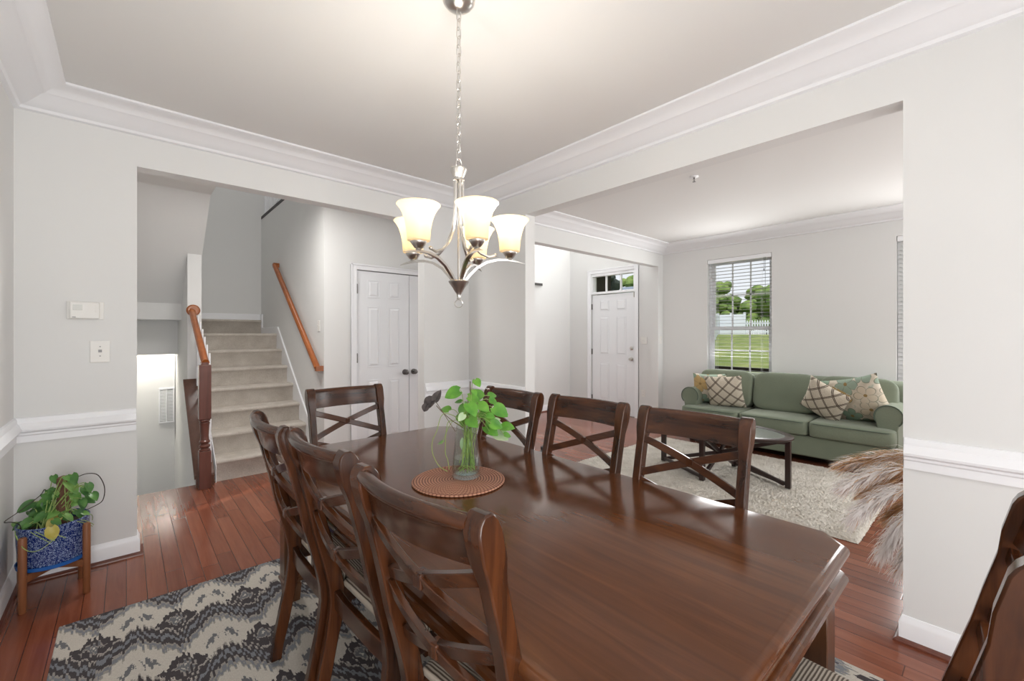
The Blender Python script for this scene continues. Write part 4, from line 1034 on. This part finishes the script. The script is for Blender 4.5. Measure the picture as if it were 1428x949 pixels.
for k in range(7):
    a = random.uniform(pi, 2*pi); sm.tube(bez((.09*cos(a), .09*sin(a), .185), (.165*cos(a), .165*sin(a), .235), (.155*cos(a+.7), .155*sin(a+.7), .14), 10), .0017, 5)
sm.tube(bez((-.12, -.10, .19), (-.07, -.22, .06), (.02, -.155, .16), 12), .0017, 5)
gl.build('leaves', M['leaf_dark'], mp, ang=180); o = lt.build('light_leaves', M['leaf_mid'], mp, ang=180); o['label'] = 'lighter green leaves'; o = ye.build('yellow_leaves', M['leaf_yellow'], mp, ang=180); o['label'] = 'yellowed leaves'; sm.build('stems', M['stem'], mp)
wi = MB()
W1 = [(-.11, -.05, .19), (-.118, -.03, .22), (-.135, -.10, .26), (-.150, -.16, .285), (-.110, -.12, .31), (-.05, -.02, .345), (-.035, .02, .365), (-.025, .03, .31), (-.02, .02, .2)]
W2 = [(.05, -.02, .40), (.094, -.063, .425), (.133, -.098, .441), (.173, -.133, .432), (.198, -.156, .371), (.193, -.151, .304), (.166, -.127, .273), (.11, -.08, .24)]
wi.tube(smoothpath(W1), .0022, 6); wi.tube(smoothpath(W2), .0022, 6); o = wi.build('bare_vines', M['wire'], mp); o['label'] = 'dark leafless looping vines'

# ------------------------------------------------------------------ living room: sofa and pillows
def puff(b, c, s, e1=.35, e2=.35, nu=28, nv=14, crown=0.0):
    """soft box: superellipsoid, half sizes s"""
    sg = lambda v, e: math.copysign(abs(v)**e, v)
    L = []
    for k in range(nv+1):
        f = -pi/2+pi*k/nv; cf, sf = max(cos(f), 1e-4), sin(f); l = []
        for i in range(nu):
            a = 2*pi*i/nu; x = sg(cf, e1)*sg(cos(a), e2); y = sg(cf, e1)*sg(sin(a), e2); z = sg(sf, e1)
            l.append((c[0]+s[0]*x, c[1]+s[1]*y, c[2]+s[2]*z*(1+crown*(1-x*x)*(1-y*y))))
        L.append(l)
    b.loops(L)
so = thing('sofa', 'sage green three-seat sofa with rolled arms against the window wall', 'sofa', (6.20, 1.68, 0), pi/2)
b = MB()      # body: apron, back frame
b.box((-1.03, .02, .075), (1.03, .80, .29)); b.box((-1.04, .0, .12), (1.04, .20, .72)); b.build('base', M['sofa'], so, smooth=True, bevel=.015)
b = MB()
L = []
for x, k in ((-1.05, .96), (-1.02, 1), (-.5, 1.01), (0, 1.015), (.5, 1.01), (1.02, 1), (1.05, .96)):
    L.append([(x, y, .45+(z-.45)*k) for y, z in ((.02, .40), (.24, .40), (.25, .70), (.235, .83), (.19, .875), (.12, .88), (.05, .86), (.02, .80))])
b.loops(L); b.build('backrest', M['sofa'], so, ang=60)
for s in (-1, 1):
    b = MB(); cx_, cz_ = s*.985, .565; prof = []
    for i in range(22):
        a = radians(-60+300*i/21); prof.append((cx_+s*.105*-cos(a)*-1*(1), cz_+.105*sin(a)))
    # rolled arm: scroll on top of a slightly narrower panel
    prof = [(s*.90, .10), (s*.90, .46)]
    for i in range(17):
        a = radians(205-250*i/16); prof.append((s*(.985+.108*cos(a)), .575+.108*sin(a)))
    prof += [(s*1.055, .46), (s*1.06, .07), (s*.90, .07)]
    b.prism(prof, 'y', .04, .72); b.build('arm', M['sofa'], so, ang=35, bevel=.008)
    b = MB(); pts = [(s*(.985+.110*cos(radians(205-250*i/16))), .722, .575+.110*sin(radians(205-250*i/16))) for i in range(17)]; b.tube(pts, .005, 6); b.build('piping', M['sofa_dark'], so)
for k in (-1, 0, 1):
    b = MB(); c = k*.70
    if k == 0: b2 = puff(b, (c, .53, .375), (.348, .315, .085), .22, .16, 36, 14, .10)
    else:
        puff(b, (c*.93, .48, .375), (.30, .27, .085), .22, .16, 36, 14, .10)
        puff(b, (c+.0*k, .775, .372), (.348, .085, .078), .22, .22, 36, 12, .04)
        b = MB(); puff(b, (c*1.0, .53, .375), (.348, .315, .085), .22, .14, 40, 14, .10)
    o = b.build('seat_cushion', M['sofa'], so, ang=180)
    p = MB(); zz_ = .435; pts = []
    for i in range(41):
        f = i/40*2-1; pts.append((c+.345*math.copysign(abs(f)**.9, f), .53+.318*(1-abs(f)**14*.25), zz_))
    p.tube(pts, .004, 5); p.build('piping', M['sofa_dark'], o)
for k in (-1, 0, 1):
    b = MB(); puff(b, (0, 0, 0), (.335, .10, .235), .40, .24, 32, 16); 
    o = b.build('back_cushion', M['sofa'], so, ang=180); o.location = (k*.68, .315, .672); o.rotation_euler = (radians(13), 0, radians((0, 0, 0)[k+1]))
for sx in (-.95, .95):
    for sy in (.1, .72):
        b = MB(); b.loops([[(sx-h, sy-h, z), (sx+h, sy-h, z), (sx+h, sy+h, z), (sx-h, sy+h, z)] for h, z in ((.022, 0), (.03, .08))]); b.build('foot', M['coffee_wood'], so, smooth=False)
def pillow(w, h, t, mat, name, label, loc, rot, group=None):
    b = MB(); N = 18
    def f(side):
        def g_(u, v):
            x = u*2-1; z = v*2-1; k = max(0.0, (1-abs(x)**2.6)*(1-abs(z)**2.6))**.55
            return (x*w/2*(1-.09*(1-z*z)), side*t/2*k, z*h/2*(1-.09*(1-x*x)))
        return g_
    b.grid(f(1), N, N); b.grid(f(-1), N, N)
    o = b.build(name, mat, ang=180)
    bm = bmesh.new(); bm.from_mesh(o.data); bmesh.ops.remove_doubles(bm, verts=bm.verts, dist=.0005); bmesh.ops.recalc_face_normals(bm, faces=bm.faces); bm.to_mesh(o.data); bm.free()
    o.location = loc; o.rotation_euler = rot; return tag(o, label, 'pillow', group)
FL, LA = M['floral'], M['lattice']
pillow(.40, .42, .15, FL, 'throw_pillow', 'floral cream pillow in the sofa corner by the window, half behind a lattice pillow', (5.70, 2.51, .665), (radians(-14), 0, pi/2+radians(30)), 'throw pillows on the sofa')
pillow(.44, .44, .15, LA, 'throw_pillow', 'cream pillow with dark lattice leaning below the sofa window', (5.60, 2.27, .655), (radians(-20), radians(4), pi/2+radians(8)), 'throw pillows on the sofa')
pillow(.43, .43, .15, LA, 'throw_pillow', 'cream pillow with dark lattice tilted against a floral pillow', (5.60, 1.235, .655), (radians(-20), radians(-28), pi/2-radians(12)), 'throw pillows on the sofa')
pillow(.54, .52, .17, FL, 'throw_pillow', 'large floral pillow in teal, cream and ochre next to the sofa arm', (5.69, .965, .69), (radians(-20), radians(14), pi/2-radians(16)), 'throw pillows on the sofa')

# coffee table
ct = thing('coffee_table', 'oval dark wood coffee table with inset glass top on the shag rug', 'coffee table', (4.30, 1.79, .028))
EA, EB, CTZ = .62, .37, .445
def ell(a, b_, z, n=56): return [(b_*cos(2*pi*i/n), a*sin(2*pi*i/n), z) for i in range(n)]
b = MB(); L = [ell(EA-.075, EB-.075, CTZ-.022), ell(EA-.006, EB-.006, CTZ-.022), ell(EA, EB, CTZ-.016), ell(EA, EB, CTZ-.004), ell(EA-.005, EB-.005, CTZ), ell(EA-.07, EB-.07, CTZ), ell(EA-.07, EB-.07, CTZ-.012), ell(EA-.075, EB-.075, CTZ-.012)]
L.append(L[0]); b.loops(L, True, False, False); b.build('top_rim', M['coffee_wood'], ct, ang=50)
b = MB(); b.loops([ell(EA-.0705, EB-.0705, CTZ-.011), ell(EA-.0705, EB-.0705, CTZ-.003)]); b.build('glass_top', M['table_glass'], ct, ang=50)
LG = [(.02, -.575), (-.02, .575), (-.335, .02), (.335, -.005)]; q = .021
for x, y in LG:
    b = MB(); b.box((x-q, y-q, 0), (x+q, y+q, CTZ-.02)); b.build('leg', M['coffee_wood'], ct, smooth=False, bevel=.003)
kn = Vector((0, 0, .205))
for x, y in LG:
    d = Vector((x, y, 0)); p0 = d*.93+Vector((0, 0, CTZ-.04)); p1 = d*.95+Vector((0, 0, .03))
    b = MB(); b.bar([p0, kn], .026, .034); b.bar([p1, kn], .026, .034); b.build('cross_brace', M['coffee_wood'], ct, smooth=False, bevel=.002)
for i, j in ((0, 2), (2, 1), (1, 3), (3, 0)):
    b = MB(); b.bar([(*LG[i], CTZ-.045), (*LG[j], CTZ-.045)], .02, .04); b.build('rail', M['coffee_wood'], ct, smooth=False, bevel=.002)
for i, j in ((1, 2), (0, 3)):
    b = MB(); b.bar([(*LG[i], .03), (*LG[j], .03)], .022, .03); b.build('rail', M['coffee_wood'], ct, smooth=False, bevel=.002)

# ------------------------------------------------------------------ pampas grass in a floor vase behind the right-hand wall
GX, GY = 3.20, .02
fv = thing('floor_vase', 'round floor vase standing behind the right-hand wall', 'vase', (GX, GY, 0))
b = MB(); b.lathe([(0, 0), (.08, 0), (.095, .01), (.13, .12), (.125, .24), (.08, .34), (.055, .38), (.065, .42), (.060, .42), (.050, .38), (.075, .33), (.118, .24), (.122, .12), (0, .02)], 32); b.build('vessel', pbr('terracotta', (.30, .24, .19), .6), fv, ang=50)
pg = thing('pampas_grass', 'fluffy white and tan pampas plumes drooping out past the right-hand wall', 'pampas grass', (GX, GY, 0))
random.seed(9)
PL = [  # base, middle, tip in world
    ((3.21, .17, .71), (3.24, .38, .72), (3.14, .60, .60), .55),
    ((3.17, .19, .66), (3.16, .40, .67), (2.95, .56, .53), .10),
    ((3.13, .20, .58), (3.10, .38, .57), (2.86, .50, .41), .04),
    ((3.09, .19, .50), (3.03, .32, .46), (2.92, .385, .25), .03),
    ((3.07, .17, .44), (2.99, .27, .37), (2.91, .315, .20), .05),
    ((3.25, .18, .64), (3.27, .36, .60), (3.20, .50, .45), .90),
    ((3.15, .16, .52), (3.16, .28, .50), (3.10, .38, .38), .90),
]
stm = MB()
for a_, m_, t_, tanness in PL:
    wh = MB(); tn = MB()
    off = Vector((GX, GY, 0)); A, Bm, T = Vector(a_)-off, Vector(m_)-off, Vector(t_)-off
    cv = bez(A, Bm, T, 40); stm.tube([(0, 0, .30), tuple(A*.5+Vector((0, 0, .24)))]+cv[:36], .003, 6)
    tip_dir = (T-Bm).normalized()
    for i in range(1050):
        u = random.random()**.75; k = min(39, int(u*40)); p = Vector(cv[k]).lerp(Vector(cv[k+1]), random.random()); tg = (Vector(cv[k+1])-Vector(cv[k])).normalized()
        rad = Vector((random.gauss(0, 1), random.gauss(0, 1), random.gauss(0, 1))); rad = (rad-tg*rad.dot(tg)).normalized()
        p = p+rad*abs(random.gauss(0, .012))*(1-.5*u)
        ln = random.uniform(.06, .125)*(.75+.35*sin(pi*min(1, u*.8+.1)))
        d = (tg*1.0+rad*random.uniform(.10, .62+.45*u)).normalized()
        e1 = p+d*ln*.55; e2 = p+(d+tip_dir*.35).normalized()*ln+Vector((0, 0, -1))*ln*random.uniform(.0, .18)
        sd = d.cross(rad).normalized()*random.uniform(.0012, .0026)
        target = tn if random.random() < (tanness if u > .35 else max(tanness, .6)) else wh
        target.add([p-sd, p+sd, e1+sd, e1-sd, e2], [(0, 1, 2, 3), (3, 2, 4)])
    o = wh.build('plume', M['plume_white'], pg, ang=180); o2 = tn.build('plume_core', M['plume_tan'], o, ang=180); o2['label'] = 'tan strands'
stm.build('stems', M['plume_tan'], pg)
# small dark jar on the floor beyond the far chairs
jr = thing('glass_jar', 'small dark green glass jar on the floor beyond the chairs on the far side', 'jar', (3.52, 3.40, 0))
b = MB(); b.lathe([(0, 0), (.042, 0), (.050, .006), (.052, .05), (.046, .07), (.038, .076), (0, .076)], 20); b.build('body', M['greenglass'], jr)
b = MB(); b.lathe([(0, .076), (.040, .076), (.042, .08), (.042, .105), (.038, .11), (0, .11)], 20); b.build('lid', M['black'], jr)

# ------------------------------------------------------------------ outside
def hz(x, y): 
    t = min(1, max(0, (x-8)/22)); return -.62+2.0*t*t*(3-2*t)*1.0
b = MB(); b.grid(lambda u, v: (XFO+u*75, -30+v*90, hz(XFO+u*75, 0)), 60, 30)
struct(b.build('lawn', M['grass'], ang=180), 'sloping green lawn outside the window', 'lawn')['kind'] = 'stuff'
po_ = thing('porch', 'covered front porch seen through the transom and window', 'porch', (0, 0, 0))
b = MB(); b.box((XFO, -3, 2.78), (XFO+1.7, 7.9, 2.92)); b.build('roof', M['porch'], po_, smooth=False)
b = MB(); b.box((XFO, -3, -.62), (XFO+1.7, 7.9, -.04)); b.build('deck', M['porch'], po_, smooth=False)
b = MB(); b.box((XFO+1.55, -3, .74), (XFO+1.63, 4.2, .80)); b.box((XFO+1.56, -3, .02), (XFO+1.62, 4.2, .07)); b.build('railing', M['brown_post'], po_, smooth=False)
b = MB(); b.box((XFO, 5.35, -.05), (XFO+.55, 5.5, 2.80)); b.build('side_wall', M['siding'], po_, smooth=False)
b = MB(); b.box((XFO+.55, 5.3, -.05), (XFO+1.05, 5.5, 2.80)); b.build('post', M['brown_post'], po_, smooth=False)
nh = thing('neighbour_house', 'house with blue-grey roof far beyond the entry door transom', 'house', (34, 24.5, 0))
b = MB(); b.box((-4, -5.5, .8), (4, 5.5, 4.0)); b.build('walls', M['siding'], nh, smooth=False)
b = MB(); b.prism([(-5, 3.9), (5, 3.9), (0, 5.7)], 'y', -6, 6); b.build('roof', M['roof'], nh, smooth=False)
pf = thing('picket_fence', 'white picket fence along the top of the lawn', 'fence', (30, 7.0, 1.30))
for k in range(46):
    y = -3.0+.15*k; b = MB(); b.prism([(y-.042, 0), (y+.042, 0), (y+.042, .92), (y, 1.0), (y-.042, .92)], 'x', -.01, .01); b.build('picket', M['vinyl'], pf, smooth=False)
for z in (.2, .75):
    b = MB(); b.box((.01, -3.1, z), (.05, 3.85, z+.09)); b.build('rail', M['vinyl'], pf, smooth=False)
vf = thing('privacy_fence', 'solid white vinyl fence left of the pickets', 'fence', (30, 11.7, 1.2))
for k in range(2):
    b = MB(); b.box((-.02, -.8+.85*k, 0), (.02, -.05+.85*k, 1.5)); b.build('panel', M['vinyl'], vf, smooth=False)
for k in range(3):
    b = MB(); b.box((-.06, -.85+.85*k, 0), (.06, -.73+.85*k, 1.62)); b.build('post', M['vinyl'], vf, smooth=False)
sf = thing('side_fence', 'white vinyl fence running down the slope towards the house', 'fence', (30, 12.6, 1.1))
b = MB(); d = Vector((-13, -5.1, 0)); N = 8
for k in range(N):
    p0 = d*(k/N); p1 = d*((k+1)/N); z0_ = hz(30+p0.x, 0)-1.1; b = MB(); b.bar([p0+Vector((0, 0, z0_+.62)), p1+Vector((0, 0, z0_+.62))], .04, 1.3); b.build('panel', M['vinyl'], sf, smooth=False)
random.seed(4)
def tree(loc, h, r, mat, label, group='trees beyond the fence'):
    t = thing('leafy_tree', label, 'tree', loc, 0, group); rn = random.Random(int(loc[0]*13+loc[1]*7))
    b = MB(); b.tube([(0, 0, -1.5), (0, 0, h*.5)], .18, 8); b.build('trunk', M['bark'], t)
    b = MB()
    for k in range(64):
        a = rn.uniform(0, 6.28); q_ = rn.random(); z = h*(.25+.7*rn.random()); rad = r*sqrt(max(.05, 1-((z/h-.5)/.55)**2))*q_
        cr = rn.uniform(.16, .32)*r; c = (rad*cos(a), rad*sin(a), z)
        nu, nv = 10, 7; L = []
        for i in range(nv+1):
            f = pi*i/nv; L.append([(c[0]+cr*max(sin(f), 1e-4)*cos(2*pi*j/nu)*rn.uniform(.8, 1.15), c[1]+cr*max(sin(f), 1e-4)*sin(2*pi*j/nu)*rn.uniform(.8, 1.15), c[2]-cr*.8*cos(f)*rn.uniform(.9, 1.1)) for j in range(nu)])
        b.loops(L)
    b.build('crown', M[mat], t, ang=20)
for k in range(14):
    y = 4+k*2.35+random.uniform(-.3, .3); x = (43, 49)[k % 2]
    tree((x, y, hz(x, y)-.2), 4.3+1.0*(k % 2)+random.uniform(-.5, .7), 2.25, 'tree', 'light green leafy tree in the row beyond the white fence')
tree((15, 10.9, -.2), 4.3, 1.35, 'tree_dark', 'dark rounded tree beyond the porch, behind the entry door transom', None)
for k in range(5):
    x, y = 40+k*1.0, 21+k*4.6; tree((x, y, hz(x, y)-.2), 6.6, 2.2, 'tree', 'light green tree above the neighbouring roof behind the door transom', 'trees behind the door transom')
